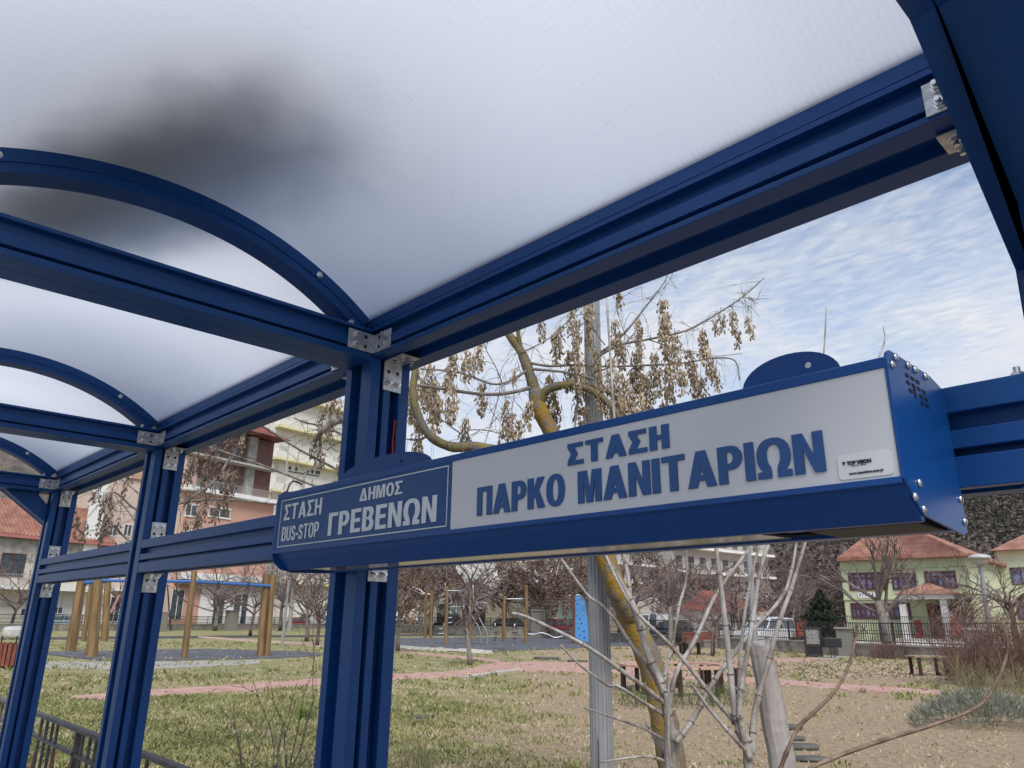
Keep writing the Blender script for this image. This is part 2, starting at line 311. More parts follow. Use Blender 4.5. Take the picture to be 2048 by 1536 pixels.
# galvanised angle brackets with hex bolts
def plate(mb, o, u, v, n, w_, h_, th=0.004):
    mb.frame_box(Vector(o), Vector(u) * w_, Vector(v) * h_, Vector(n) * th)
def bracket(corner, u, v, n1, n2, wid, leg1, leg2, long_bolts=True):
    """corner: inner fold start; u along leg one, v along leg two, fold along wid axis"""
    corner = Vector(corner); u, v, wd = Vector(u), Vector(v), Vector(wid); W = wd.length; wn = wd.normalized()
    m = MB(); m.frame_box(corner, u * leg1, wd, Vector(n1) * 0.004); m.frame_box(corner + Vector(n1) * 0.0005, v * leg2, wd, Vector(n2) * 0.004)
    b = m.build('bracket', ZINC, shelter, bevel=0.001)
    for s_, nn, L in ((u, Vector(n1), leg1), (v, Vector(n2), leg2)):
        for fw in (0.25, 0.75):
            p = corner + s_ * (L * 0.76) + wd * fw + nn * 0.004
            q = MB(); rot = random.random()
            q.lathe(p, nn, [(0, 0.0088), (0.0015, 0.0088), (0.0016, 0.0072), (0.008, 0.0072), (0.0085, 0.0062)], 6)
            q.lathe(p + nn * 0.0083, nn, [(0, 0.004), (0.007, 0.004), (0.0072, 0.003)], 8)
            q.build('bolt', BOLT, b)
            hp = corner + s_ * (L * 0.36) + wd * fw + nn * 0.0042
            MB().lathe(hp, nn, [(0, 0.0052), (0.0004, 0.0052)], 10).build('bolt_hole', BLACK, b)
X, Y, Z = Vector((1, 0, 0)), Vector((0, 1, 0)), Vector((0, 0, 1))
for i, x in enumerate(FR):
    if i > 0:    # beam / crossbeam inner corner on the near side
        bracket((x, 1.0, 2.262), X, -Y, -Y, X, Z * 0.052, 0.080, 0.080)
        bracket((x, 1.035, 2.254), -Z, X, X, -Z, Y * 0.056, 0.082, 0.082)      # under the beam, on the post
        bracket((x, 1.028, 1.884), Z, X, X, Z, Y * 0.056, 0.072, 0.06)         # above the rail
        bracket((x, 1.028, 1.756), -Z, X, X, -Z, Y * 0.056, 0.072, 0.06)       # under the rail
    if i < 3:
        xm = x - 0.128
        bracket((xm, 1.0, 2.262), -X, -Y, -Y, -X, Z * 0.052, 0.080, 0.080)
        bracket((xm, 1.035, 2.254), -Z, -X, -X, -Z, Y * 0.056, 0.082, 0.082)
        bracket((xm, 1.028, 1.884), Z, -X, -X, Z, Y * 0.056, 0.072, 0.06)
        bracket((xm, 1.028, 1.756), -Z, -X, -X, -Z, Y * 0.056, 0.072, 0.06)
# diagonal gussets of the two end frames
def gusset(xa, xb, full):
    dy = 0.0
    o = [(0.70, 2.33), (0.70, 2.240), (0.775, 2.243), (0.80, 2.225), (1.066, 2.030), (1.046, 1.955), (1.115, 1.955), (1.115, 2.14), (1.045, 2.150), (0.955, 2.240), (0.955, 2.262), (0.955, 2.33)]
    if full: o = o[:6] + [(1.115, 2.33)]
    MB().prism([(xb, y + dy, z) for y, z in o], (xa - xb, 0, 0)).build('gusset', BLUE, shelter, bevel=0.001)
gusset(-0.176, -0.1490, True); gusset(-4.890, -4.8685, False)
MB().prism([(-.1475, y, z) for y, z in ((0.70, 2.2435), (0.776, 2.2445), (0.802, 2.2265), (0.997, 2.083), (0.997, 2.2435))], (.118, 0, 0)).build('gusset_web', BLUE, shelter)
MB().box(-.1485, -.030, .991, .9975, 1.93, 2.10).build('gusset_foot', BLUE, shelter)
MB().prism([(-4.8665, y, z) for y, z in ((0.78, 2.2435), (0.802, 2.2265), (0.997, 2.083), (0.997, 2.175), (0.925, 2.2435))], (.07, 0, 0)).build('gusset_web', BLUE, shelter)
# thin wires in the slot of the post behind the sign
wires = MB(); wires.tube([(-1.584, 1.083, 2.10), (-1.582, 1.079, 2.04), (-1.581, 1.081, 1.96), (-1.582, 1.077, 1.88), (-1.583, 1.078, 1.83)], 0.0022, 6)
wires.build('red_cable', RED, shelter)
wires = MB(); wires.tube([(-1.584, 1.088, 2.10), (-1.580, 1.086, 2.05), (-1.583, 1.087, 1.96), (-1.581, 1.084, 1.88), (-1.583, 1.086, 1.83)], 0.0022, 6)
wires.build('black_cable', INK, shelter)

# ------------------------------------------------------------------ lettering
def stroke(pts, th):
    """outline of a thick polyline"""
    n = len(pts); L, Rr = [], []
    for i, p in enumerate(pts):
        a = pts[max(i - 1, 0)]; b = pts[min(i + 1, n - 1)]; dx_, dy_ = b[0] - a[0], b[1] - a[1]; l = math.hypot(dx_, dy_) or 1
        t_ = th[i] if hasattr(th, '__len__') else th
        L.append((p[0] - dy_ / l * t_ / 2, p[1] + dx_ / l * t_ / 2)); Rr.append((p[0] + dy_ / l * t_ / 2, p[1] - dx_ / l * t_ / 2))
    return L + Rr[::-1]
def ell(cx_, cy_, rx, ry, a0=0, a1=360, n=28, p=2.3):
    o = []
    for i in range(n + (0 if a1 - a0 == 360 else 1)):
        a = R(a0 + (a1 - a0) * i / n); c_, s_ = math.cos(a), math.sin(a)
        o.append((cx_ + rx * abs(c_) ** (2 / p) * (1 if c_ >= 0 else -1), cy_ + ry * abs(s_) ** (2 / p) * (1 if s_ >= 0 else -1)))
    return o
def bowl(x0, x1, y0, y1, n=10): # half-round right side from (x0,y0) to (x0,y1)
    c_ = (y0 + y1) / 2; r = (y1 - y0) / 2; xs = max(x0, x1 - r * 1.0)
    return [(x0, y0)] + [(xs + (x1 - xs) * math.sin(R(180 * i / n)), c_ - r * math.cos(R(180 * i / n))) for i in range(n + 1)] + [(x0, y1)]
def glyph(ch, s, h):
    """returns width and outlines for cap height 1 with stem s and bar h"""
    if ch in 'ΤT': w_ = .80; return w_, [[(0, 1 - h), (w_ / 2 - s / 2, 1 - h), (w_ / 2 - s / 2, 0), (w_ / 2 + s / 2, 0), (w_ / 2 + s / 2, 1 - h), (w_, 1 - h), (w_, 1), (0, 1)]]
    if ch in 'ΗH': w_ = .78; return w_, [[(0, 0), (s, 0), (s, .5 - h / 2), (w_ - s, .5 - h / 2), (w_ - s, 0), (w_, 0), (w_, 1), (w_ - s, 1), (w_ - s, .5 + h / 2), (s, .5 + h / 2), (s, 1), (0, 1)]]
    if ch == 'Π': w_ = .82; return w_, [[(0, 0), (s, 0), (s, 1 - h), (w_ - s, 1 - h), (w_ - s, 0), (w_, 0), (w_, 1), (0, 1)]]
    if ch == 'Γ': w_ = .66; return w_, [[(0, 0), (s, 0), (s, 1 - h), (w_, 1 - h), (w_, 1), (0, 1)]]
    if ch in 'ΕE': w_ = .68; return w_, [[(0, 0), (w_, 0), (w_, h), (s, h), (s, .5 - h * .45), (w_ * .92, .5 - h * .45), (w_ * .92, .5 + h * .55), (s, .5 + h * .55), (s, 1 - h), (w_, 1 - h), (w_, 1), (0, 1)]]
    if ch in 'ΙI': return s, [[(0, 0), (s, 0), (s, 1), (0, 1)]]
    if ch in 'ΑA':
        w_ = .92; k = s * 1.08; xl = lambda y: (w_ / 2 - k / 2) * y; xr = lambda y: w_ - xl(y)
        b0, b1 = .18, .18 + h * .9; il = lambda y: xl(y) + k; ir = lambda y: xr(y) - k
        ap = min(.86, (w_ - 2 * k) / (w_ - k) + .0)
        return w_, [[(0, 0), (k, 0), (il(b0), b0), (ir(b0), b0), (w_ - k, 0), (w_, 0), (w_ / 2 + k / 2, 1), (w_ / 2 - k / 2, 1)], [(il(b1), b1), (w_ / 2, ap), (ir(b1), b1)]]
    if ch == 'Δ':
        w_ = .92; k = s * 1.05; ap = 1 - k * 1.25
        return w_, [[(0, 0), (w_, 0), (w_ / 2 + k / 2, 1), (w_ / 2 - k / 2, 1)], [(k * 1.25, h), (w_ / 2, ap), (w_ - k * 1.25, h)]]
    if ch == 'Σ':
        w_ = .76; m = .5; q = s * .95
        return w_, [[(0, 0), (w_, 0), (w_, h), (q * 1.15, h), (w_ * .64, m), (q * 1.15, 1 - h), (w_ * .97, 1 - h), (w_ * .97, 1), (0, 1), (0, 1 - h * .9), (w_ * .64 - q * 1.15, m), (0, h * .9)]]
    if ch in 'ΡP':
        w_ = .74; return w_, [[(0, 0), (s, 0)] + bowl(s, w_, .36, 1)[0:] + [(0, 1)], bowl(s, w_ - s * .95, .36 + h * .95, 1 - h * .95)[::-1]]
    if ch in 'ΒB':
        w_ = .76; o1 = bowl(s, w_, 0, .54)[:-1]; o2 = bowl(s, w_ * .95, .50, 1)[1:]
        o1 = [p for p in o1 if p[1] < .515]; o2 = [p for p in o2 if p[1] > .515]
        return w_, [[(0, 0)] + o1 + o2 + [(0, 1)], bowl(s, w_ - s, h * .9, .54 - h * .38)[::-1], bowl(s, w_ * .95 - s, .5 + h * .36, 1 - h * .9)[::-1]]
    if ch == 'Κ': w_ = .84; return w_, [[(0, 0), (s, 0), (s, .30), (s + .10, .42), (w_ - s * 1.25, 0), (w_, 0), (s + .26, .60), (w_ * .97, 1), (w_ * .97 - s * 1.2, 1), (s, .58), (s, 1), (0, 1)]]
    if ch in 'ΟO': w_ = .84; return w_, [ell(w_ / 2, .5, w_ / 2, .52), ell(w_ / 2, .5, w_ / 2 - s, .52 - h)[::-1]]
    if ch in 'ΜM': w_ = .98; return w_, [[(0, 0), (s * .92, 0), (s * .92, .72), (w_ / 2 - s * .45, 0), (w_ / 2 + s * .45, 0), (w_ - s * .92, .72), (w_ - s * .92, 0), (w_, 0), (w_, 1), (w_ - s * 1.35, 1), (w_ / 2, .36), (s * 1.35, 1), (0, 1)]]
    if ch in 'ΝN': w_ = .80; return w_, [[(0, 0), (s * .95, 0), (s * .95, .60), (w_ - s, 0), (w_, 0), (w_, 1), (w_ - s * .95, 1), (w_ - s * .95, .40), (s, 1), (0, 1)]]
    if ch == 'U': w_ = .76; o = [(0, 1)] + ell(w_ / 2, .34, w_ / 2, .36, 180, 360, 14) + [(w_, 1), (w_ - s, 1)] + ell(w_ / 2, .34, w_ / 2 - s, .36 - h, 180, 360, 14)[::-1] + [(s, 1)]; return w_, [o]
    if ch == '-': return .34, [[(0, .30), (.34, .30), (.34, .46), (0, .46)]]
    if ch == 'V': w_ = .9; return w_, [[(w_ / 2 - s / 2, 0), (w_ / 2 + s / 2, 0), (w_, 1), (w_ - s, 1), (w_ / 2, .3), (s, 1), (0, 1)]]
    if ch == 'S':
        w_ = .74; c = [(w_ - s * .55, .70), (w_ - s * .7, .84), (w_ * .5, 1.0 - h * .42), (s * .75, .86), (s * .55, .72), (s * .85, .60), (w_ * .5, .51), (w_ - s * .85, .42), (w_ - s * .5, .28), (w_ - s * .8, .11), (w_ * .5, h * .42), (s * .7, .12), (s * .5, .30)]
        return w_, [stroke(c, [s, s * .95, h, s * .95, s, s, h * 1.15, s, s, s * .95, h, s * .95, s])]
    if ch == 'Ω':
        w_ = .94; oo = ell(w_ / 2, .56, w_ / 2, .46, -52, 232, 26); ii = ell(w_ / 2, .56, w_ / 2 - s, .46 - h, -58, 238, 26)
        return w_, [[(w_ / 2 + s * .30, 0), (w_, 0), (w_, h)] + oo + [(0, h), (0, 0), (w_ / 2 - s * .30, 0), (w_ / 2 - s * .30, h * 1.05)] + ii[::-1] + [(w_ / 2 + s * .30, h * 1.05)]]
    return .3, []
def glyph_mesh(outs, name, m, depth):
    cu = bpy.data.curves.new(name, 'CURVE'); cu.dimensions = '2D'; cu.fill_mode = 'BOTH'; cu.extrude = depth
    for o in outs:
        sp = cu.splines.new('POLY'); sp.points.add(len(o) - 1)
        for i, p in enumerate(o): sp.points[i].co = (p[0], p[1], 0, 1)
        sp.use_cyclic_u = True
    ob = bpy.data.objects.new('tmp', cu); COL.objects.link(ob); bpy.context.view_layer.update()
    me = bpy.data.meshes.new_from_object(ob.evaluated_get(bpy.context.evaluated_depsgraph_get())); bpy.data.objects.remove(ob)
    me.name = name; me.materials.clear(); me.materials.append(m); return me
def word(text, x0, x1, z0, z1, y, m, parent, s=.27, h=.17, gap=.10, depth=.0008):
    gl_ = [glyph(c, s, h) for c in text]; tot = sum(g[0] for g in gl_) + gap * (len(text) - 1)
    H = z1 - z0; k = (x1 - x0) / tot; x = x0
    for (w_, outs), c in zip(gl_, text):
        if outs:
            me = glyph_mesh([[(p[0] * k, p[1] * H) for p in o] for o in outs], 'letter', m, depth)
            share('letter', me, parent, (x, y, z0), (R(90), 0, 0))
        x += (w_ + gap) * k
def text_obj(body, x0, x1, z0, size, y, m, parent, bold=0.0, name='print'):
    cu = bpy.data.curves.new('print', 'FONT'); cu.body = body; cu.size = size; cu.extrude = 0.0002; cu.offset = bold
    ob = bpy.data.objects.new('tmp', cu); COL.objects.link(ob); bpy.context.view_layer.update()
    me = bpy.data.meshes.new_from_object(ob.evaluated_get(bpy.context.evaluated_depsgraph_get())); bpy.data.objects.remove(ob)
    xs = [v.co.x for v in me.vertices]; k = (x1 - x0) / (max(xs) - min(xs)); mn = min(xs)
    for v in me.vertices: v.co.x = (v.co.x - mn) * k
    me.name = name; me.materials.clear(); me.materials.append(m)
    return share(name, me, parent, (x0, y, z0), (R(90), 0, 0))
# ------------------------------------------------------------------ the sign
YS = 0.818; XL, XR = -1.662, -0.266
sign = thing('bus_stop_sign', 'long blue light box sign with white lettering panel hung on the shelter rail', 'sign', ((XL + XR) / 2, 0.9, 1.8))
prof = [(.818, 1.747), (.818, 1.870), (.822, 1.879), (.831, 1.883), (.990, 1.883), (.997, 1.878), (.998, 1.712), (.990, 1.704), (.965, 1.704), (.965, 1.712), (.868, 1.712), (.868, 1.704), (.858, 1.704), (.830, 1.730)]
MB().prism([(XL + .003, y, z) for y, z in prof], (XR - XL - .006, 0, 0)).build('housing', SIGNBLUE, sign, bevel=0.0015)
# frame lips round the face
fr = MB(); fr.box(XL + .003, XR - .003, .8145, .8182, 1.8655, 1.8775); fr.box(XL + .003, XR - .003, .8145, .8182, 1.739, 1.7465)
fr.box(XL + .003, XL + .012, .8146, .8181, 1.7465, 1.8655); fr.build('face_frame', SIGNBLUE, sign, bevel=0.001)
wp = MB().box(-1.006, XR - .004, .8160, .8200, 1.7465, 1.8655).build('white_face', WHITEPANEL, sign)
bpn = MB().box(-1.650, -1.0065, .8158, .8200, 1.7465, 1.8655).build('blue_face', PANELBLUE, sign)
bd = MB()
for (a, b, c, d) in ((-1.637, -1.016, 1.8585, 1.8605), (-1.637, -1.016, 1.7525, 1.7545), (-1.637, -1.6352, 1.7545, 1.8585), (-1.0178, -1.016, 1.7545, 1.8585)): bd.box(a, b, .8150, .8157, c, d)
bd.build('border_line', LETTERWHITE, bpn)
word('ΣΤΑΣΗ', -.7315, -.5500, 1.8200, 1.8530, .8148, LETTERBLUE, wp, s=.29, h=.20, gap=.11)
word('ΠΑΡΚΟ', -.9360, -.7385, 1.7630, 1.8105, .8148, LETTERBLUE, wp, s=.28, h=.17, gap=.07)
word('ΜΑΝΙΤΑΡΙΩΝ', -.7120, -.3455, 1.7615, 1.8085, .8148, LETTERBLUE, wp, s=.28, h=.17, gap=.075)
word('ΣΤΑΣΗ', -1.6170, -1.4490, 1.8125, 1.8485, .8149, LETTERWHITE, bpn, s=.23, h=.15, gap=.13, depth=.0006)
word('BUS-STOP', -1.6190, -1.4530, 1.7650, 1.7975, .8149, LETTERWHITE, bpn, s=.21, h=.13, gap=.11, depth=.0006)
word('ΔΗΜΟΣ', -1.3000, -1.1530, 1.8245, 1.8500, .8149, LETTERWHITE, bpn, s=.24, h=.16, gap=.12, depth=.0006)
word('ΓΡΕΒΕΝΩΝ', -1.4140, -1.0450, 1.7635, 1.8110, .8149, LETTERWHITE, bpn, s=.26, h=.16, gap=.12, depth=.0006)
st = MB(); c_ = .0025; sx0, sx1, sz0, sz1 = -.3325, -.2755, 1.7495, 1.7765
st.prism([(sx0 + c_, .8158, sz0), (sx1 - c_, .8158, sz0), (sx1, .8158, sz0 + c_), (sx1, .8158, sz1 - c_), (sx1 - c_, .8158, sz1), (sx0 + c_, .8158, sz1), (sx0, .8158, sz1 - c_), (sx0, .8158, sz0 + c_)], (0, -.0006, 0))
st = st.build('sticker', STICKER, sign)
text_obj('TOP VISION', -.3225, -.2965, 1.7650, .0052, .8148, INK, st, bold=.0004)
text_obj('DIGITAL  SIGNS', -.3180, -.3020, 1.7630, .0014, .8148, INK, st)
text_obj('www.topvision.com.gr', -.3215, -.2850, 1.7540, .0042, .8148, INK, st, bold=.00012)
lg = MB(); lg.prism([(-.3275, .8151, 1.7690), (-.3242, .8151, 1.7690), (-.3247, .8151, 1.7665), (-.3258, .8151, 1.7645), (-.3268, .8151, 1.7665)], (0, -.0003, 0)); lg.build('logo_mark', INK, st)
# lens strip and cable gland under the box
MB().box(XL + .05, XR - .20, .869, .964, 1.7065, 1.7112).build('light_lens', GLASSY, sign)
MB().box(XR - .135, XR - .012, .869, .964, 1.7035, 1.7112).build('driver_cover', BLACK, sign, bevel=.001)
MB().tube([(XR - .20, .885, 1.708), (XR - .17, .90, 1.704), (XR - .135, .915, 1.706)], .003, 6).build('lead', BLACK, sign)
# end plates
ep = [(.8145, 1.7440), (.8145, 1.8750), (.819, 1.8830), (.828, 1.8880), (.955, 1.8880), (.997, 1.8800), (1.000, 1.8750), (1.000, 1.7040), (.985, 1.7000), (.856, 1.7110)]
e1 = MB().prism([(XR, y, z) for y, z in ep][::-1], (-.0032, 0, 0)).build('end_plate', SIGNBLUE, sign)
ep2 = [(.8145, 1.7400), (.8145, 1.8600), (.820, 1.8780), (.833, 1.8880), (.955, 1.8880), (.997, 1.8800), (1.000, 1.8750), (1.000, 1.7040), (.870, 1.6990), (.840, 1.7050), (.822, 1.7200)]
e2 = MB().prism([(XL, y, z) for y, z in ep2][::-1], (.0032, 0, 0)).build('end_plate', SIGNBLUE, sign)
for y, z in ((.828, 1.871), (.842, 1.883), (.880, 1.883), (.902, 1.883), (.936, 1.883), (.836, 1.727), (.856, 1.744), (.857, 1.716), (.992, 1.742), (.993, 1.716)):
    q = MB().lathe((XR, y, z), (1, 0, 0), [(0, .0048), (.0012, .0048), (.0028, .0036), (.0034, .0008)], 10); q.build('screw', BOLT, e1, smooth=True)
v = MB()
for r_ in range(4):
    for c in range(4):
        if (r_ == 0 and c == 3) or (r_ == 3 and c < 2) or (r_ == 2 and c == 1): continue
        y = .868 + c * .0165 + (.004 if r_ > 1 else 0); z = 1.8690 - r_ * .0085
        v.box(XR + .0001, XR + .0006, y, y + .010, z - .0022, z + .0022)
v.build('vent_slot', BLACK, e1)
MB().box(XR + .0002, XR + .0007, .888, .8925, 1.846, 1.858).build('vent_slot', BLACK, e1)
# hanging tabs behind the box
for x0, x1, zt in ((-.537, -.385, 1.9765), (-1.700, -1.300, 1.9780)):
    n = 18; o = [(x0, 1.86)] + [(x0 + (x1 - x0) * (.5 - .5 * math.cos(math.pi * i / n)), 1.925 + (zt - 1.925) * math.sin(math.pi * i / n) ** .8) for i in range(n + 1)] + [(x1, 1.86)]
    tb = MB().prism([(x, .9992, z) for x, z in o], (0, -.0030, 0)).build('mounting_tab', SIGNBLUE, sign)
    xm = x0 + (x1 - x0) * .70
    MB().lathe((xm, .9960, 1.952), (0, -1, 0), [(0, .0045), (.0003, .0045)], 12).build('tab_hole', BLACK if x0 < -1 else STICKER, tb)
# ------------------------------------------------------------------ ground
def G(px, py): return on_z(px, py, 0.0)
def ground_mat():
    m = bpy.data.materials.new('lawn_and_bare_earth'); m.use_nodes = True; t = m.node_tree; b = t.nodes['Principled BSDF']; b.inputs['Roughness'].default_value = 0.95; b.inputs['Specular IOR Level'].default_value = 0.15
    L = t.links.new
    tcn = t.nodes.new('ShaderNodeTexCoord')
    def noise(sc, det, rough=0.55):
        n = t.nodes.new('ShaderNodeTexNoise'); n.inputs['Scale'].default_value = sc; n.inputs['Detail'].default_value = det; n.inputs['Roughness'].default_value = rough; L(tcn.outputs['Object'], n.inputs['Vector']); return n
    def ramp(src, p0, c0, p1, c1):
        r = t.nodes.new('ShaderNodeValToRGB'); r.color_ramp.elements[0].position = p0; r.color_ramp.elements[0].color = (*c0, 1); r.color_ramp.elements[1].position = p1; r.color_ramp.elements[1].color = (*c1, 1); L(src, r.inputs[0]); return r
    def mixc(f, a, b_):
        x = t.nodes.new('ShaderNodeMix'); x.data_type = 'RGBA'; L(f, x.inputs[0]); L(a, x.inputs[6]); L(b_, x.inputs[7]); return x
    dotn = t.nodes.new('ShaderNodeVectorMath'); dotn.operation = 'DOT_PRODUCT'; dotn.inputs[1].default_value = RT; L(tcn.outputs['Object'], dotn.inputs[0])
    dv = t.nodes.new('ShaderNodeVectorMath'); dv.operation = 'DOT_PRODUCT'; dv.inputs[1].default_value = FW; L(tcn.outputs['Object'], dv.inputs[0])
    n1 = noise(0.45, 6, 0.65); n2 = noise(9, 5); n3 = noise(38, 4, 0.7); n4 = noise(1.3, 5, 0.6)
    # worn side of the park: right of the viewer, close by
    w1 = t.nodes.new('ShaderNodeMapRange'); w1.inputs['From Min'].default_value = -2.6; w1.inputs['From Max'].default_value = 2.2; w1.inputs['To Min'].default_value = -0.20; w1.inputs['To Max'].default_value = 0.52; L(dotn.outputs['Value'], w1.inputs['Value'])
    w2 = t.nodes.new('ShaderNodeMapRange'); w2.inputs['From Min'].default_value = 17; w2.inputs['From Max'].default_value = 30; w2.inputs['To Min'].default_value = 0.0; w2.inputs['To Max'].default_value = -0.22; L(dv.outputs['Value'], w2.inputs['Value'])
    s1 = t.nodes.new('ShaderNodeMath'); s1.operation = 'ADD'; L(w1.outputs[0], s1.inputs[0]); L(w2.outputs[0], s1.inputs[1])
    s2 = t.nodes.new('ShaderNodeMath'); s2.operation = 'MULTIPLY_ADD'; s2.inputs[1].default_value = 1.1; L(n1.outputs['Fac'], s2.inputs[0]); L(s1.outputs[0], s2.inputs[2])
    s3 = t.nodes.new('ShaderNodeMath'); s3.operation = 'MULTIPLY_ADD'; s3.inputs[1].default_value = 0.35; L(n2.outputs['Fac'], s3.inputs[0]); L(s2.outputs[0], s3.inputs[2])
    worn = ramp(s3.outputs[0], 0.72, (0, 0, 0), 1.0, (1, 1, 1))
    grass = ramp(n3.outputs['Fac'], 0.35, (0.17, 0.175, 0.065), 0.68, (0.33, 0.315, 0.15))
    straw = ramp(n3.outputs['Fac'], 0.35, (0.30, 0.25, 0.145), 0.68, (0.49, 0.42, 0.28))
    pf = ramp(n4.outputs['Fac'], 0.46, (0, 0, 0), 0.62, (1, 1, 1))
    lawn = mixc(pf.outputs[0], grass.outputs[0], straw.outputs[0])
    dirt = ramp(n3.outputs['Fac'], 0.3, (0.30, 0.225, 0.148), 0.7, (0.49, 0.39, 0.275))
    dn = ramp(n2.outputs['Fac'], 0.35, (0.74, 0.72, 0.70), 0.62, (1.08, 1.06, 1.02))
    dm = t.nodes.new('ShaderNodeMix'); dm.data_type = 'RGBA'; dm.blend_type = 'MULTIPLY'; dm.inputs[0].default_value = 1; L(dirt.outputs[0], dm.inputs[6]); L(dn.outputs[0], dm.inputs[7])
    fin = mixc(worn.outputs[0], lawn.outputs[2], dm.outputs[2]); L(fin.outputs[2], b.inputs['Base Color'])
    bp = t.nodes.new('ShaderNodeBump'); bp.inputs['Strength'].default_value = 1.0; bp.inputs['Distance'].default_value = 0.03; L(n3.outputs['Fac'], bp.inputs['Height']); L(bp.outputs[0], b.inputs['Normal'])
    return m
GM = ground_mat()
PAVE = mat('grey_pavement', (0.22, 0.22, 0.215), 0.85, scale=3, bump=0.2)
REDPATH = mat('faded_red_concrete', (0.37, 0.20, 0.155), 0.85, scale=2.5, bump=0.3, bscale=40, col2=(0.53, 0.34, 0.28), detail=7)
RUBBER = mat('dark_rubber_surface', (0.070, 0.072, 0.082), 0.9, scale=1.5, bump=0.3, bscale=60, col2=(0.125, 0.13, 0.145))
GRAVEL = mat('pale_gravel', (0.26, 0.245, 0.21), 0.95, scale=8, bump=0.6, bscale=60, col2=(0.42, 0.40, 0.36))
ASPHALT = mat('street_asphalt', (0.055, 0.055, 0.058), 0.9, scale=6, bump=0.2)
# ground sheet: fine near the viewer, coarse to the horizon
xs = sorted(set([round(-900 + 30 * i, 2) for i in range(61)])); m = MB()
gx = [-900, -500, -300, -200, -150, -120] + [-110 + 5 * i for i in range(27)] + [60, 120, 200, 400, 900]; gy = [-900, -400, -200, -80, -30] + [-10 + 5 * i for i in range(27)] + [140, 180, 240, 320, 500, 900]
for x in gx:
    for y in gy: m.v.append((x, y, 0.0))
ny = len(gy)
for i in range(len(gx) - 1):
    for j in range(ny - 1): m.f.append((i * ny + j, (i + 1) * ny + j, (i + 1) * ny + j + 1, i * ny + j + 1))
tag(m.build('ground', GM), kind='structure')
tag(MB().box(-30, 12, -9, 1.25, 0.002, 0.012).build('pavement', PAVE), kind='structure')
# kerb under the railing
STR = []
def strip(name, pts, m_, z=0.012, jit=0.0, lab=None):
    """pts: (px, y_far, y_near) along the strip"""
    STR.append((np.array(pts), 0.0 if name != 'gravel_edge' else .4)); dense = []
    for a, b in zip(pts[:-1], pts[1:]):
        n = max(1, int(abs(b[0] - a[0]) / 18))
        for i in range(n):
            k = i / n; dense.append(tuple(a[q] + (b[q] - a[q]) * k for q in range(3)))
    dense.append(pts[-1]); m = MB()
    for px, y0, y1 in dense:
        j0, j1 = random.uniform(-jit, jit), random.uniform(-jit, jit)
        a = G(px, y0 + j0); b = G(px, y1 + j1); m.v += [(a.x, a.y, z), (b.x, b.y, z), (a.x, a.y, 0), (b.x, b.y, 0)]
    for i in range(len(dense) - 1):
        k = 4 * i; m.f += [(k, k + 1, k + 5, k + 4), (k, k + 4, k + 6, k + 2), (k + 1, k + 3, k + 7, k + 5)]
    return tag(m.build(name, m_), kind='structure')
strip('path', [(140, 1393, 1397), (206, 1388.7, 1401), (296, 1381, 1395), (518, 1368, 1380), (636, 1358, 1372), (778, 1349.6, 1361), (920, 1342, 1355), (1001, 1324, 1343), (1184, 1325.5, 1346), (1228, 1332, 1348), (1327, 1340, 1355), (1459, 1353, 1366), (1540, 1358, 1368), (1698, 1370, 1381), (1888, 1382, 1391)], REDPATH, 0.016, 0.8)
strip('path', [(770, 1298, 1301), (795, 1300.5, 1305), (856, 1306, 1312), (932, 1313, 1319), (1001, 1321, 1326)], REDPATH, 0.012, 0.4)
strip('path', [(396, 1272, 1275), (514, 1280, 1285), (641, 1287, 1293), (770, 1297, 1302)], mat('dusty_red_concrete', (0.40, 0.27, 0.20), 0.9, col2=(0.50, 0.36, 0.28), scale=2), 0.012, 0.4)
strip('path', [(1340, 1335, 1341), (1459, 1322, 1329), (1596, 1318, 1323), (1660, 1316, 1319)], REDPATH, 0.012, 0.4)
strip('playground_surface', [(770, 1278, 1287), (800, 1277, 1298), (850, 1276, 1300), (930, 1275, 1305), (1000, 1275, 1304), (1100, 1276, 1299), (1240, 1278, 1293), (1330, 1281, 1290)], RUBBER, 0.03, 0.3)
strip('playground_surface', [(95, 1304, 1310), (200, 1303, 1322), (300, 1300, 1322), (400, 1299, 1320), (520, 1301, 1318), (600, 1304, 1315), (650, 1308, 1311)], RUBBER, 0.03, 0.3)
strip('gravel_edge', [(60, 1322, 1334), (200, 1324, 1339), (310, 1323, 1337), (420, 1322, 1333), (520, 1320, 1327)], GRAVEL, 0.008, 1.0)
strip('gravel_edge', [(1640, 1315, 1318), (1660, 1312, 1318), (1700, 1314, 1317)], GRAVEL, 0.014, 0.2)
# edging stones
sm = [MB().frame_box((-.22, -.13, 0), (.44, 0, 0), (0, .26, 0), (0, 0, .16)).mesh('edging_stone', mat('whitewashed_stone', (0.60, 0.58, 0.53), 0.9, scale=6))]
ORD = 'first second third fourth fifth sixth seventh eighth ninth tenth eleventh twelfth'.split()
for i in range(12):
    px = 803 + i * 15.5; py = 1297.5 + i * 0.85
    o = share('edging_stone', sm[0], None, tuple(G(px, py)), (0, 0, random.uniform(.2, .6)), (random.uniform(.7, 1.2), 1, random.uniform(.7, 1.1)))
    tag(o, ORD[i] + ' whitewashed stone from the left in the row edging the dark playground', 'stone', 'whitewashed stones edging the playground')
cb = MB(); prev = None
for a, b in (((928, 1357), (985, 1348)), ((985, 1348), (1040, 1340))):
    A, B_ = G(*a), G(*b); d = (B_ - A); n = Vector((-d.y, d.x, 0)).normalized() * .09
    cb.frame_box(A - n, d, n * 2, (0, 0, .05))
tag(cb.build('kerb', mat('pale_concrete', (0.50, 0.47, 0.43), 0.9)), kind='structure')
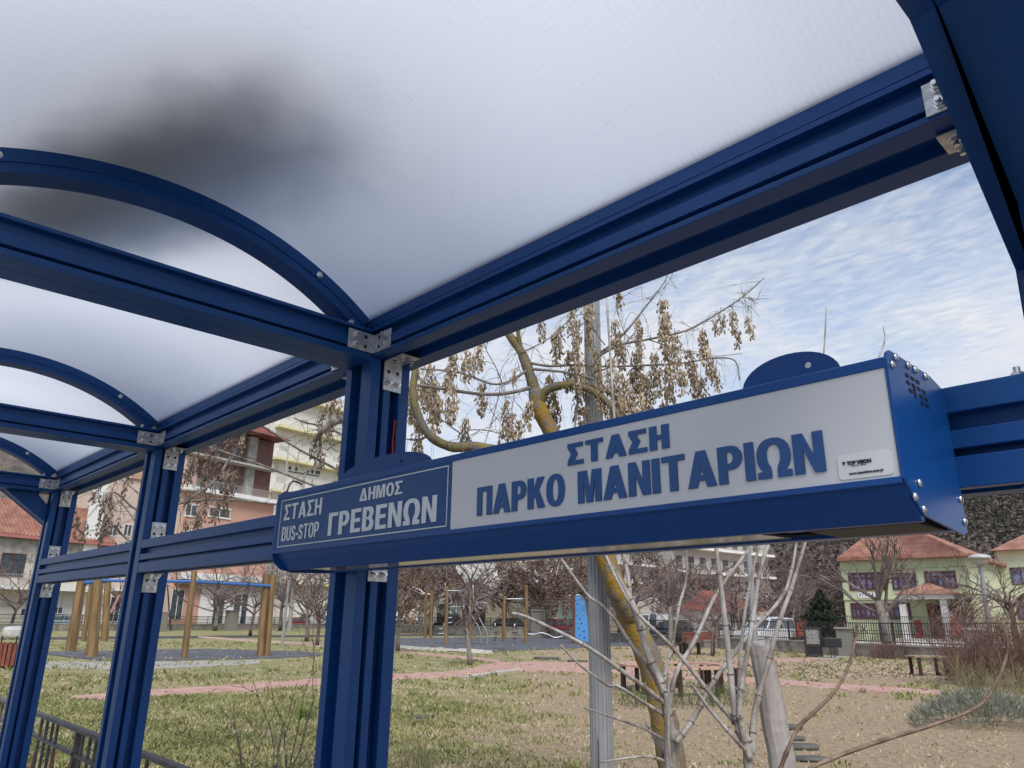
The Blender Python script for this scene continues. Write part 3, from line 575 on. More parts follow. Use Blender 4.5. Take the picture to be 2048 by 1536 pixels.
# flat dark stones lying on the earth
STONE = mat('dark_slate', (0.055, 0.055, 0.05), 0.85, col2=(0.12, 0.118, 0.105), scale=5, bump=0.5)
def slab(px, py, w_, d_, rz, label, grp=None, h=.07):
    n = 14; o = []
    for i in range(n):
        a = 2 * math.pi * i / n; k = random.uniform(.88, 1.08); c_, s_ = math.cos(a), math.sin(a)
        o.append((w_ / 2 * k * math.copysign(abs(c_) ** .6, c_), d_ / 2 * k * math.copysign(abs(s_) ** .6, s_), 0))
    me = MB().prism(o, (0, 0, h)).mesh('flat_stone', STONE); p = G(px, py)
    ob = share('flat_stone', me, None, tuple(p), (0, 0, rz)); ob.modifiers.new('b', 'BEVEL').width = .02
    tag(ob, label, 'stone', grp)
slab(1600, 1498, .50, .28, .75, 'largest dark flat stone on the bare earth right of the old stump', None, .06)
slab(1585, 1459, .34, .22, .8, 'dark flat stone farthest back right of the old stump', None, .07)
slab(1583, 1481, .42, .14, .7, 'thin dark flat stone in the middle beside the old stump', None, .06)
slab(1620, 1522, .44, .22, .9, 'dark flat stone nearest the viewer right of the stump', None, .05)
slab(845, 1436, .40, .24, .9, 'single grey flat stone in the straw right of the big blue post', None, .04)
slab(1093, 1319, 1.1, .5, .8, 'grey slab in the grass above the path junction', None, .10)
slab(1218, 1339, .9, .35, .8, 'dark slab lying by the red path beside the lamp post', None, .10)
slab(1155, 1324, .8, .2, .8, 'narrow dark board on the grass left of the lamp post', None, .08)

# ------------------------------------------------------------------ grass, straw and fallen leaves
GB = mat('green_grass_blade', (0.14, 0.165, 0.045), 0.75, scale=0.9, col2=(0.32, 0.32, 0.13), detail=6)
SB = mat('straw_blade', (0.30, 0.25, 0.14), 0.85, scale=1.2, col2=(0.52, 0.45, 0.29), detail=6)
def blades(name, n, vrange, urange, m_, hmin, hmax, prob, lab, wd=.006, clump=0):
    V = np.random.uniform(vrange[0] ** .5, vrange[1] ** .5, n) ** 2; U = np.random.uniform(urange[0], urange[1], n) * V
    if clump:
        k = n // clump; V = np.repeat(V[:k], clump) + np.random.normal(0, .05, k * clump); U = np.repeat(U[:k], clump) + np.random.normal(0, .05, k * clump)
    keep = prob(U, V) * (1 - bare(U, V)) > np.random.rand(len(U)); U, V = U[keep], V[keep]; n = len(U)
    P = U[:, None] * np.array(RT)[None] + V[:, None] * np.array(FW)[None]
    ang = np.random.rand(n) * 6.283; h = np.random.uniform(hmin, hmax, n); ln = np.random.normal(0, .5, (n, 2)) * h[:, None]
    w_ = wd * (1 + V / 12)
    d = np.stack([np.cos(ang) * w_, np.sin(ang) * w_, np.zeros(n)], 1); tip = P + np.stack([ln[:, 0], ln[:, 1], h], 1)
    mid = P + np.stack([ln[:, 0] * .35, ln[:, 1] * .35, h * .6], 1)
    vs = np.stack([P - d, P + d, mid + d * .7, tip], 1).reshape(-1, 3)
    q = np.arange(n * 4).reshape(n, 4)
    me = fast_mesh(name, vs, q, m_); o = share(name, me); tag(o, lab, 'grass', kind='stuff'); return o
def sm_(x, a, b): t_ = np.clip((x - a) / (b - a), 0, 1); return t_ * t_ * (3 - 2 * t_)
_ph = np.random.rand(8, 3) * 6.28
def wob(U, V): return sum(np.sin(U * f + p[0]) * np.sin(V * f * 1.1 + p[1]) for f, p in zip((.5, .9, 1.4, 2.3, 3.7), _ph)) / 2.2
def bare(U, V):                     # 1 where a path or surface lies
    P = U[:, None] * np.array(RT) + V[:, None] * np.array(FW); P[:, 2] -= EYE.z; c = P @ np.array(RM)
    px = 1024 + F_PX * c[:, 0] / -c[:, 2]; py = 768 - F_PX * c[:, 1] / -c[:, 2]; o = np.zeros(len(U))
    for q, keepp in STR:
        y0 = np.interp(px, q[:, 0], q[:, 1]); y1 = np.interp(px, q[:, 0], q[:, 2]); m_ = (px > q[0, 0]) & (px < q[-1, 0]) & (py > y0 - .5) & (py < y1 + .3); o[m_] = np.maximum(o[m_], 1 - keepp)
    return o
blades('green_grass', 80000, (5.5, 17), (-.72, .12), GB, .03, .085, lambda U, V: (1 - sm_(U + wob(U, V) * 1.3, -2.2, .8)) * .95 * (.35 + .65 * (wob(U * 1.7, V * 1.7) > -.3)), 'short green lawn grass on the left of the park', clump=4)
blades('dry_grass', 90000, (5.5, 22), (-.72, .62), SB, .015, .055, lambda U, V: .10 + .9 * (1 - sm_(U + wob(U, V) * 1.6, -1.5, 2.4)), 'dry straw coloured grass tufts scattered over the worn lawn', clump=5)
blades('green_tufts', 9000, (7, 16), (-.10, .42), GB, .02, .06, lambda U, V: (wob(U * 1.3 + 3, V * 1.3) > .55) * 1.0, 'sparse green tufts on the bare earth', clump=8)
blades('verge_grass', 30000, (17, 50), (-.70, .62), GB, .05, .13, lambda U, V: (wob(U * .6, V * .6) > -.1) * .8, 'mixed grass of the farther lawns', wd=.008, clump=6)
LEAF = mat('fallen_leaf', (0.22, 0.16, 0.095), 0.8, scale=6, col2=(0.52, 0.45, 0.33))
def litter(name, n, vr, ur, size, lab, prob=None):
    V = np.random.uniform(vr[0] ** .5, vr[1] ** .5, n) ** 2; U = np.random.uniform(ur[0], ur[1], n) * V
    if prob is not None: k = prob(U, V) > np.random.rand(n); U, V = U[k], V[k]; n = len(U)
    P = U[:, None] * np.array(RT)[None] + V[:, None] * np.array(FW)[None]; P[:, 2] = np.random.uniform(.015, .05, n)
    a = np.random.rand(n) * 6.283; s = size * np.random.uniform(.5, 1.3, n)
    d1 = np.stack([np.cos(a) * s, np.sin(a) * s, np.random.normal(0, .4, n) * s], 1); d2 = np.stack([-np.sin(a) * s * .5, np.cos(a) * s * .5, np.random.normal(0, .35, n) * s], 1)
    vs = np.stack([P - d1, P + d2 - d1 * .1, P + d1, P - d2 + d1 * .1], 1).reshape(-1, 3); vs[:, 2] = np.maximum(vs[:, 2], .006)
    o = share(name, fast_mesh(name, vs, np.arange(n * 4).reshape(n, 4), LEAF)); tag(o, lab, 'leaves', kind='stuff')
litter('fallen_leaves', 1500, (6, 20), (-.7, .65), .022, 'pale fallen leaves scattered on the near lawn')
litter('leaf_litter', 5500, (20, 55), (-.7, .65), .045, 'pale fallen leaves on the farther lawns')
litter('leaf_drift', 4200, (24, 34), (.20, .66), .05, 'drift of fallen leaves under the wall and big tree', lambda U, V: .9 * np.ones_like(U))

# ------------------------------------------------------------------ railing between pavement and lawn
rl = thing('park_railing', 'low dark metal railing with red diagonals behind the shelter at lower left', 'railing', (-7, 1.385, 0))
m = MB().box(-14.2, 3.0, 1.366, 1.404, .978, 1.0); m.build('top_rail', RAILMETAL, rl, bevel=.003)
m = MB().box(-14.2, 3.0, 1.371, 1.399, .855, .872); m.build('lower_rail', RAILMETAL, rl)
m = MB().box(-14.2, 3.0, 1.371, 1.399, .10, .12); m.build('bottom_rail', RAILMETAL, rl)
bar = MB().box(-.0075, .0075, -.0075, .0075, .1205, .9778).mesh('baluster', RAILMETAL)
for k in range(-12, 10):
    x0 = -4.942 + .753 * k
    for dx_ in (0, .132, .259, .365):
        if x0 + dx_ < 2.9: share('baluster', bar, rl, (x0 + dx_, 1.385, 0))
    for (xa, xb) in ((x0 + .365, x0 + .56), (x0 + .753, x0 + .56)):
        q = MB().frame_box((xa - .012, 1.379, .855), (.024, 0, 0), (0, .012, 0), (xb - xa, 0, -.70)); q.build('diagonal', RAILRED, rl)
for k in range(-5, 4):
    x0 = -4.905 + 2.26 * k; MB().box(x0 - .014, x0 + .014, 1.371, 1.399, 0, .976).build('rail_post', RAILMETAL, rl)

# ------------------------------------------------------------------ fluted lamp post
lp = base(1208, 6.6); ztop = 6.0
lamp = thing('street_lamp', 'tall grey fluted aluminium lamp post rising behind the sign', 'lamp post', lp)
def fluted(r, n=12, dep=.07):
    o = []
    for i in range(n):
        for k, rr in ((0.0, 1.0), (.45, 1.0), (.55, 1 - dep), (.90, 1 - dep)):
            a = 2 * math.pi * (i + k) / n; o.append((lp.x + r * rr * math.cos(a), lp.y + r * rr * math.sin(a)))
    return o
m = MB(); o1 = fluted(.0985, 18, .10); o2 = fluted(.070, 18, .10); n = len(o1)
m.add([(x, y, .02) for x, y in o1] + [(x, y, ztop) for x, y in o2], [(i, (i + 1) % n, n + (i + 1) % n, n + i) for i in range(n)] + [tuple(range(n))[::-1], tuple(range(n, 2 * n))])
m.build('column', LAMPGREY, lamp)
MB().box(lp.x - .18, lp.x + .18, lp.y - .18, lp.y + .18, 0, .02).build('base_plate', LAMPGREY, lamp)
MB().lathe((lp.x, lp.y, ztop), (0, 0, 1), [(0, .06), (.05, .10), (.35, .28), (.40, .30), (.50, .22), (.56, .05)], 16).build('lamp_head', LAMPGREY, lamp, smooth=True)
MB().box(lp.x + .068, lp.x + .076, lp.y - .12, lp.y - .04, .45, .75).build('service_door', LAMPGREY, lamp)

# ------------------------------------------------------------------ branches
def spline(pts, n=6):
    P = [Vector(p) for p in pts]; P = [P[0] * 2 - P[1]] + P + [P[-1] * 2 - P[-2]]; o = []
    for i in range(1, len(P) - 2):
        for k in range(n):
            t_ = k / n; a, b, c, d = P[i - 1], P[i], P[i + 1], P[i + 2]
            o.append(.5 * ((2 * b) + (c - a) * t_ + (2 * a - 5 * b + 4 * c - d) * t_ ** 2 + (3 * b - a - 3 * c + d) * t_ ** 3))
    o.append(P[-2]); return o
def limb(mb, pts, r0, r1, k=8, n=6, rough=.08):
    s = spline(pts, n); N_ = len(s)
    rr = [(r0 + (r1 - r0) * i / (N_ - 1)) * random.uniform(1 - rough, 1 + rough) for i in range(N_)]
    mb.tube(s, rr, k); return s
def twigs(mb, start, d, L, r, lvl, droop=-.1, spread=.6, k=4, tips=None):
    p = Vector(start); d = Vector(d).normalized(); pts = [p.copy()]; n = 4
    for i in range(n):
        d = (d + Vector((random.gauss(0, .14), random.gauss(0, .14), random.gauss(0, .14) + droop * .25))).normalized(); p = p + d * (L / n); pts.append(p.copy())
    mb.tube(pts, [r * (1 - .14 * i) for i in range(n + 1)], k, False)
    if tips is not None: tips.append(pts[-1])
    if lvl > 0:
        for j in range(random.choice((2, 3))):
            q = random.choice(pts[1:]); dd = (d + Vector((random.gauss(0, spread), random.gauss(0, spread), random.gauss(0, spread)))).normalized()
            twigs(mb, q, dd, L * random.uniform(.5, .8), r * .62, lvl - 1, droop, spread, max(3, k - 1), tips)
# a bunch of winged seeds hanging from a stalk (several variants)
def samara_bunch(n, L, Wd, m_, key=.042, seed=0):
    rs = np.random.RandomState(seed); z = -rs.uniform(.05, 1, n) ** .9 * L; f = np.clip(1.15 - np.abs(z / L + .55) * 1.1, .3, 1)
    a = rs.rand(n) * 6.283; r = rs.uniform(.2, 1, n) * Wd * f
    P = np.stack([np.cos(a) * r, np.sin(a) * r, z], 1)
    yaw = rs.rand(n) * 6.283; til = rs.normal(0, .35, (n, 2)); ln = key * rs.uniform(.75, 1.2, n); wd = ln * .25
    dn = np.stack([til[:, 0], til[:, 1], -np.ones(n)], 1); dn /= np.linalg.norm(dn, axis=1)[:, None]
    sd_ = np.stack([np.cos(yaw), np.sin(yaw), til[:, 0] * 0], 1); nr = np.cross(dn, sd_)
    ln, wd = ln[:, None], wd[:, None]
    A = P; B1 = P + dn * ln * .35 + sd_ * wd * .5; B2 = P + dn * ln * .35 - sd_ * wd * .5 + nr * wd * .5
    C1 = P + dn * ln * .8 + sd_ * wd * 1.1 + nr * wd * .4; C2 = P + dn * ln * .8 - sd_ * wd * .9 - nr * wd * .2; D = P + dn * ln * 1.05 + nr * wd * .3
    vs = np.stack([A, B1, C1, B2, C2, D], 1).reshape(-1, 3); b = np.arange(n)[:, None] * 6
    q = np.concatenate([b + np.array([[0, 1, 4, 3]]), b + np.array([[1, 2, 5, 4]])], 0)
    return vs, q
def bunch_mesh(n, L, Wd, m_, seed, key=.042, stalks=True):
    vs, q = samara_bunch(n, L, Wd, m_, key, seed); mb = MB(); mb.v = [tuple(v) for v in vs]; mb.f = [tuple(int(i) for i in f) for f in q]
    rs = random.Random(seed)
    if stalks:
        mb.tube([(0, 0, .02), (.004, .003, -L * .4), (-.004, .002, -L * .85)], .0016, 3, False)
        for i in range(9):
            z = -rs.uniform(.02, .7) * L; a = rs.random() * 6.28; e = (math.cos(a) * Wd * .8, math.sin(a) * Wd * .8, z - .05)
            mb.tube([(0, 0, z), (e[0] * .6, e[1] * .6, z - .005), e], .0011, 3, False)
    return mb.mesh('seed_bunch', m_)
BUN = [bunch_mesh(n, L, w_, SEED, i, .052) for i, (n, L, w_) in enumerate(((110, .36, .066), (150, .42, .078), (75, .28, .056), (40, .22, .046), (170, .46, .085), (95, .32, .072)))]
# ------------------------------------------------------------------ the lichen-covered tree behind the sign
def A3(l, dist, dj=0): return [at(p[0], p[1], dist + (p[2] if len(p) > 2 else 0)) for p in l]
T0 = base(1352, 6.3)
tree1 = thing('ash_tree', 'leaning tree with yellow lichen on its trunk and hanging dry seed bunches behind the sign', 'tree', T0)
tm = MB(); D0 = 6.3
tr_ = [T0 + Vector((0, 0, -.05))] + A3([(1347, 1560), (1330, 1450), (1302, 1330), (1262, 1240), (1228, 1165, .05), (1190, 1050, .1), (1140, 930, .1), (1100, 860, .1), (1078, 815, .1), (1070, 780, .1)], D0)
limb(tm, tr_, .115, .066, 12, 6, .08)
# crooked stub on the left of the trunk
limb(tm, A3([(1262, 1235, -.05), (1240, 1200, -.15), (1225, 1165, -.2), (1218, 1125, -.2)], D0), .070, .045, 10)
tm.build('trunk', LICHEN, tree1, smooth=True)
bm = MB()
L1 = limb(bm, A3([(1072, 790, .1), (1058, 745, .1), (1040, 700, .15), (1012, 660, .2), (995, 615, .3), (975, 540, .4)], D0), .056, .024, 9)
L1b = limb(bm, A3([(1042, 703, .15), (1036, 650, .1), (1050, 590, 0), (1060, 520, 0)], D0), .024, .012, 7)
L2 = limb(bm, A3([(1078, 812, .1), (1092, 782, .05), (1130, 770, 0), (1170, 776, -.1), (1205, 795, -.2), (1235, 830, -.3), (1250, 870, -.3)], D0), .045, .022, 8)
L3 = limb(bm, A3([(1190, 1045, .1), (1120, 960, .1), (1040, 915, 0), (960, 895, -.1), (900, 893, -.2), (858, 870, -.3), (836, 830, -.3), (826, 790, -.3), (830, 740, -.25), (848, 660, -.2)], D0), .058, .024, 9)
bm.build('limb', LICHEN2, tree1, smooth=True)
bb = MB(); lines = [L1, L1b, L2, L3]
for pts, r0, r1 in [
    ([(1065, 775), (1010, 787), (960, 788), (900, 780), (850, 772), (828, 770)], .020, .010),
    ([(1055, 740), (1020, 762), (985, 768), (940, 752), (900, 742), (840, 738)], .014, .007),
    ([(1060, 726), (1100, 732), (1150, 730), (1210, 733), (1280, 731), (1360, 727), (1430, 716), (1470, 722), (1480, 760)], .013, .005),
    ([(1062, 738), (1110, 742), (1145, 747), (1190, 760), (1225, 790), (1235, 815)], .014, .007),
    ([(1185, 715), (1215, 695), (1250, 665), (1290, 615), (1310, 590), (1330, 562), (1336, 545)], .014, .004),
    ([(1190, 716), (1240, 690), (1300, 678), (1360, 665), (1400, 648), (1450, 618), (1490, 590), (1528, 556)], .014, .005),
    ([(1300, 680), (1360, 700), (1420, 712), (1485, 707)], .006, .003),
    ([(1487, 594), (1482, 573)], .004, .002), ([(1487, 594), (1510, 598), (1535, 597)], .004, .002),
    ([(1150, 775), (1180, 770), (1220, 790), (1250, 830), (1275, 850)], .016, .008),
    ([(1160, 772), (1190, 745), (1215, 735), (1238, 700), (1270, 665)], .010, .005),
    ([(1042, 705), (1075, 690), (1110, 668), (1150, 632), (1200, 628)], .008, .004),
    ([(1150, 772), (1155, 800), (1150, 850), (1148, 880)], .012, .007),
    ([(960, 895), (925, 870), (905, 855), (870, 830), (850, 815)], .007, .003),
    ([(918, 888), (935, 862), (980, 862), (1030, 878)], .007, .004),
    ([(858, 870), (838, 880), (812, 878)], .012, .006),
    ([(1000, 780), (990, 820), (975, 870), (968, 890)], .005, .003),
    ([(1005, 768), (992, 735), (975, 705), (970, 690)], .006, .003),
    ([(1025, 765), (1028, 790), (1022, 835)], .004, .002),
    ([(1210, 690), (1195, 670), (1180, 640), (1178, 600)], .007, .003),
    ([(1250, 668), (1240, 640), (1232, 605)], .005, .003)]:
    j = random.uniform(-.25, .25)
    for rep in range(1):
        P3 = [at(x, y, D0 + (.08 + j * min(1, i / 3))) for i, (x, y) in enumerate(pts)]; bq = MB(); lines.append(limb(bq, P3, r0, r1, 6, 5)); bq.build('branch', BARK, tree1, smooth=True)
allp = [p for l in lines for p in l[::2]]
for i in range(190):
    p = random.choice(allp); q = random.choice(allp)
    if (p - q).length > 2.5: continue
    d = Vector((random.gauss(0, 1), random.gauss(0, 1), random.gauss(.15, .8)))
    twigs(bb, p, d, random.uniform(.10, .32), .0035, 1, -.25, .5, 3)
tag(bb.build('twigs', BARK, tree1, smooth=True), kind='stuff')
CL = [(1081, 637), (1108, 665), (1144, 614), (1150, 676), (1175, 602), (1175, 657), (1232, 568), (1276, 637), (1278, 668), (1325, 598), (1326, 628), (1350, 668), (1407, 657), (1408, 690), (1429, 641), (1444, 628), (1464, 625), (1476, 662), (1495, 632), (1502, 650), (1245, 696), (1270, 700), (1308, 704), (1335, 700), (1240, 742), (1253, 760), (1316, 739), (1340, 750), (1386, 725), (1401, 754), (1376, 700), (1427, 735), (1280, 786), (1242, 790), (956, 688), (948, 712), (909, 703), (935, 700), (859, 727), (847, 757), (905, 765), (900, 735), (964, 764), (831, 800), (850, 775), (878, 800), (933, 836), (1023, 825), (1010, 800), (1040, 840), (1116, 800), (1030, 738), (1158, 780), (1171, 812), (1100, 750), (1222, 715), (1352, 720), (1228, 640), (1140, 700), (1154, 640), (1365, 740), (1300, 760), (1216, 800), (838, 840), (1060, 800), (1264, 740), (1290, 745), (1120, 650), (1332, 770), (1260, 800), (1190, 700), (1200, 745),
      (1200, 770), (1235, 775), (868, 760), (822, 770), (836, 735), (1010, 845), (1160, 720), (1172, 740)]
SM = {3: 0, }
far_right = {(1464, 625): 5, (1476, 662): 3, (1495, 632): 3, (1502, 650): 3, (1444, 628): 3, (1429, 641): 3, (1232, 568): 2, (1030, 738): 3, (956, 688): 0, (1278, 668): 1}
tl = MB()
for c in CL:
    p = at(c[0], c[1] - 6, D0 + random.uniform(-.30, .35)); k = far_right.get(c, random.choice((0, 0, 1, 4, 5, 2)))
    s_ = random.uniform(.68, 1.02)
    share('seed_bunch', BUN[k], tree1, p, (random.uniform(-.1, .1), random.uniform(-.1, .1), random.uniform(0, 6.3)), (s_ * .9, s_ * .9, s_))
    q = min(allp, key=lambda a: (a - p).length + (0.3 if a.z < p.z else 0)); mid = (p + q) / 2 + Vector((0, 0, .03 + .15 * (p - q).length))
    if (p - q).length < .9: tl.tube(spline([q, mid, p], 4), .0022, 3, False)
for i in range(60):     # bare drooping stalks
    q = random.choice(allp)
    a = q + Vector((random.gauss(0, .05), random.gauss(0, .05), -.03)); tl.tube(spline([q, a, a + Vector((random.gauss(0, .04), random.gauss(0, .04), -random.uniform(.1, .35)))], 3), .0014, 3, False)
tag(tl.build('seed_stalks', BARK, tree1), kind='stuff')

# a second seed tree whose trunk stands behind the thick post
T1 = base(702, 8.6); tree2 = thing('ash_tree', 'tree with dark seed bunches spreading left behind the second and third shelter posts', 'tree', T1)
D1 = 8.6; m = MB(); limb(m, [T1, *A3([(705, 1300), (715, 1100), (722, 980), (730, 880)], D1)], .15, .085, 10); m.build('trunk', LICHEN2, tree2, smooth=True)
bb = MB(); lines = []
for pts, r0, r1 in [
    ([(728, 900), (700, 845), (670, 843), (645, 862), (632, 880)], .060, .030), ([(645, 862), (632, 850), (610, 845), (585, 835)], .018, .006),
    ([(640, 870), (640, 900), (628, 930), (610, 945)], .018, .007), ([(645, 862), (668, 862), (690, 872)], .02, .01), ([(655, 900), (668, 890), (690, 880)], .008, .004),
    ([(715, 960), (600, 900), (520, 850), (470, 840), (420, 870), (380, 900)], .016, .008), ([(500, 850), (470, 900), (430, 960), (385, 995), (370, 1010)], .022, .01),
    ([(712, 1010), (600, 960), (480, 915), (360, 880), (300, 900), (230, 960)], .016, .008), ([(275, 985), (235, 952), (225, 946)], .01, .006), ([(290, 1030), (262, 1012), (230, 985), (214, 1000)], .014, .007),
    ([(280, 1095), (250, 1075), (225, 1050), (205, 1060)], .014, .006), ([(270, 1040), (240, 1005), (222, 1020)], .01, .005), ([(715, 1050), (560, 1010), (400, 1000), (300, 1035), (265, 1090)], .016, .008)]:
    bq = MB(); lines.append(limb(bq, [at(x, y, D1 + .25 * math.sin(i * 1.7)) for i, (x, y) in enumerate(pts)], r0, r1, 6, 5)); bq.build('branch', BARK, tree2, smooth=True)
allp = [p for l in lines for p in l]
for i in range(120): twigs(bb, random.choice(allp), Vector((random.gauss(0, 1), random.gauss(0, 1), random.gauss(-.1, .6))), random.uniform(.15, .4), .004, 1, -.3, .5, 3)
tag(bb.build('twigs', BARK, tree2, smooth=True), kind='stuff')
SEEDD = mat('dark_samara', (0.085, 0.062, 0.048), 0.85, scale=9, col2=(0.30, 0.23, 0.18), detail=5)
BUD = [bunch_mesh(n, L, w_, SEEDD, 20 + i, key=.075) for i, (n, L, w_) in enumerate(((48, .42, .075), (32, .40, .055), (64, .5, .085), (20, .28, .045)))]
tl = MB()
CL2 = [(455, 868), (432, 885), (440, 915), (470, 860), (395, 905), (415, 925), (460, 930), (475, 940), (448, 955), (425, 950), (455, 985), (485, 870), (385, 915), (400, 975), (435, 1000), (380, 990), (395, 1020), (375, 1040), (380, 925), (362, 960), (410, 1000), (418, 905), (445, 940), (465, 960), (655, 800), (672, 780), (645, 820), (680, 800), (662, 840), (630, 875), (645, 890), (684, 905), (665, 790),
       (252, 958), (262, 935), (205, 1010), (212, 985), (200, 1040), (228, 1010), (218, 1025), (196, 960), (205, 940), (240, 1035), (160, 1030), (207, 1060), (225, 985), (150, 1005), (175, 1040), (352, 1080), (362, 1060), (600, 985), (625, 975), (670, 960)]
for c in CL2:
    p = at(c[0], c[1] - 5, D1 + random.uniform(-.5, .5)); k = random.choice((1, 1, 3, 0)) if c[0] < 300 or 600 < c[0] < 630 else random.choice((0, 0, 1, 2)); s_ = random.uniform(.5, .78)
    share('seed_bunch', BUD[k], tree2, p, (0, 0, random.uniform(0, 6.3)), (s_, s_, s_))
    q = min(allp, key=lambda a: (a - p).length); mid = (p + q) / 2 + Vector((0, 0, .05 + .12 * (p - q).length)); tl.tube(spline([q, mid, p], 4), .004, 3, False)
tag(tl.build('seed_stalks', BARK, tree2), kind='stuff')

# ------------------------------------------------------------------ pale shoots in front
def shoots(name, label, foot, dist, sets):
    b = base(foot[0], dist); t_ = thing(name, label, 'shrub', b)
    for pts, r0, r1 in sets:
        P3 = [at(p[0], p[1], dist + (p[2] if len(p) > 2 else 0)) for p in pts]
        if r0 > .011: P3 = [b + Vector((random.gauss(0, .03), random.gauss(0, .03), 0))] + P3 if r0 > .016 else P3
        m = MB(); s_ = spline(P3, 6); n = len(s_); rr = []
        for i in range(n):
            r_ = r0 + (r1 - r0) * i / (n - 1)
            if i % 5 == 3: r_ *= 1.18
            rr.append(r_ * random.uniform(.95, 1.05))
        m.tube(s_, rr, 8)
        for i in range(3, n - 1, 5):    # buds at the nodes
            a = random.random() * 6.28; d = Vector((math.cos(a), math.sin(a), .8)).normalized(); m.tube([s_[i], s_[i] + d * rr[i] * 1.9], [rr[i] * .5, rr[i] * .2], 4)
        sh = m.build('shoot', SHOOT2 if name == 'bare_twig' else SHOOT, t_, smooth=True); nd = MB()
        for i in range(3, n - 1, 5): dd = (s_[i + 1] - s_[i - 1]).normalized(); nd.tube([s_[i] - dd * rr[i] * .16, s_[i] + dd * rr[i] * .16], rr[i] * 1.10, 8)
        if n > 5: tag(nd.build('bud_scars', NODE, sh), kind='stuff')
    return t_
shoots('tree_sapling', 'cluster of pale bare shoots fanning out in front of the lichen trunk', (1352, 1536), 3.9, [
    ([(1348, 1536), (1338, 1444), (1321, 1366), (1299, 1315), (1275, 1232), (1243, 1167), (1195, 1085), (1150, 1000)], .029, .009),
    ([(1336, 1440, .02), (1311, 1356, .05), (1263, 1290, .08), (1231, 1241, .1), (1200, 1208, .12), (1171, 1185, .14), (1100, 1085, .2)], .012, .006),
    ([(1330, 1408, -.02), (1300, 1383, -.04), (1250, 1346, -.08), (1165, 1288, -.12), (1060, 1237, -.18), (1024, 1226, -.2)], .013, .007),
    ([(1334, 1434, 0), (1285, 1403, -.05), (1235, 1372, -.1), (1215, 1370, -.1), (1160, 1330, -.15), (1121, 1290, -.18)], .010, .004),
    ([(1340, 1487, 0), (1290, 1458, .05), (1225, 1435, .1), (1168, 1415, .15)], .008, .004),
    ([(1350, 1534, 0), (1320, 1519, -.04), (1285, 1513, -.08), (1200, 1524, -.15)], .009, .004),
    ([(1334, 1430, -.03), (1332, 1396, -.02), (1302, 1320, 0), (1266, 1218, .03), (1256, 1154, .05), (1246, 1090, .1), (1238, 950, .15), (1226, 800, .2), (1213, 590, .25)], .017, .006),
    ([(1336, 1420, .03), (1353, 1345, .05), (1388, 1284, .1), (1434, 1187, .15), (1500, 1096, .2)], .013, .008),
    ([(1325, 1380, .1), (1334, 1330, .12), (1345, 1289, .14), (1358, 1213, .16), (1373, 1152, .18), (1370, 1060, .2)], .009, .006),
    ([(1352, 1485, -.05), (1375, 1455, -.03), (1396, 1421, 0), (1430, 1360, .02), (1459, 1319, .05), (1500, 1266, .08), (1560, 1200, .12), (1581, 1150, .15), (1596, 1065, .2), (1618, 900, .28), (1645, 730, .35), (1653, 615, .4)], .015, .004),
    ([(1337, 1536, .08), (1318, 1490, .1), (1300, 1460, .1), (1290, 1443, .12)], .013, .005),
    ([(1343, 1540, -.1), (1337, 1480, -.1), (1338, 1400, -.1), (1336, 1340, -.1)], .006, .003)])
shoots('tree_sapling', 'cluster of pale bare shoots just left of the old stump', (1495, 1536), 3.7, [
    ([(1497, 1536), (1482, 1470), (1475, 1440), (1469, 1421), (1457, 1307), (1444, 1192), (1428, 1060)], .024, .010),
    ([(1500, 1520, -.02), (1482, 1450, -.02), (1480, 1400, -.02), (1505, 1243, 0), (1520, 1142, .02), (1546, 1060, .04), (1575, 950, .06)], .014, .008),
    ([(1503, 1510, .03), (1510, 1421, .05), (1535, 1332, .08), (1560, 1240, .1), (1586, 1167, .12), (1617, 1065, .15), (1690, 850, .25), (1764, 700, .3), (1767, 652, .32)], .016, .003),
    ([(1482, 1462, .02), (1454, 1426, .04), (1421, 1388, .06), (1345, 1294, .1), (1264, 1213, .15), (1205, 1098, .2), (1180, 1040, .22)], .012, .006),
    ([(1480, 1440, .08), (1478, 1370, .1), (1485, 1268, .12), (1497, 1182, .14), (1523, 1070, .16)], .010, .006),
    ([(1490, 1500, -.06), (1470, 1478, -.08), (1420, 1420, -.1), (1392, 1380, -.1), (1382, 1368, -.1)], .009, .006),
    ([(1465, 1370, .02), (1480, 1382, -.02), (1490, 1380, -.05)], .004, .003)])
shoots('bare_twig', 'long curved reddish twig arching up right in front of the lavender', (1500, 1800), 3.3, [
    ([(1560, 1590), (1623, 1536), (1741, 1489), (1853, 1454), (1955, 1414), (1995, 1360), (2014, 1307), (2014, 1278), (2006, 1245)], .0095, .004)])
shoots('bare_twig', 'curved twig rising from the foot of the old stump towards the info board', (1540, 1800), 3.45, [
    ([(1540, 1600), (1562, 1534), (1594, 1460), (1626, 1427), (1666, 1387), (1693, 1342), (1711, 1280), (1714, 1254), (1713, 1246)], .010, .004)])
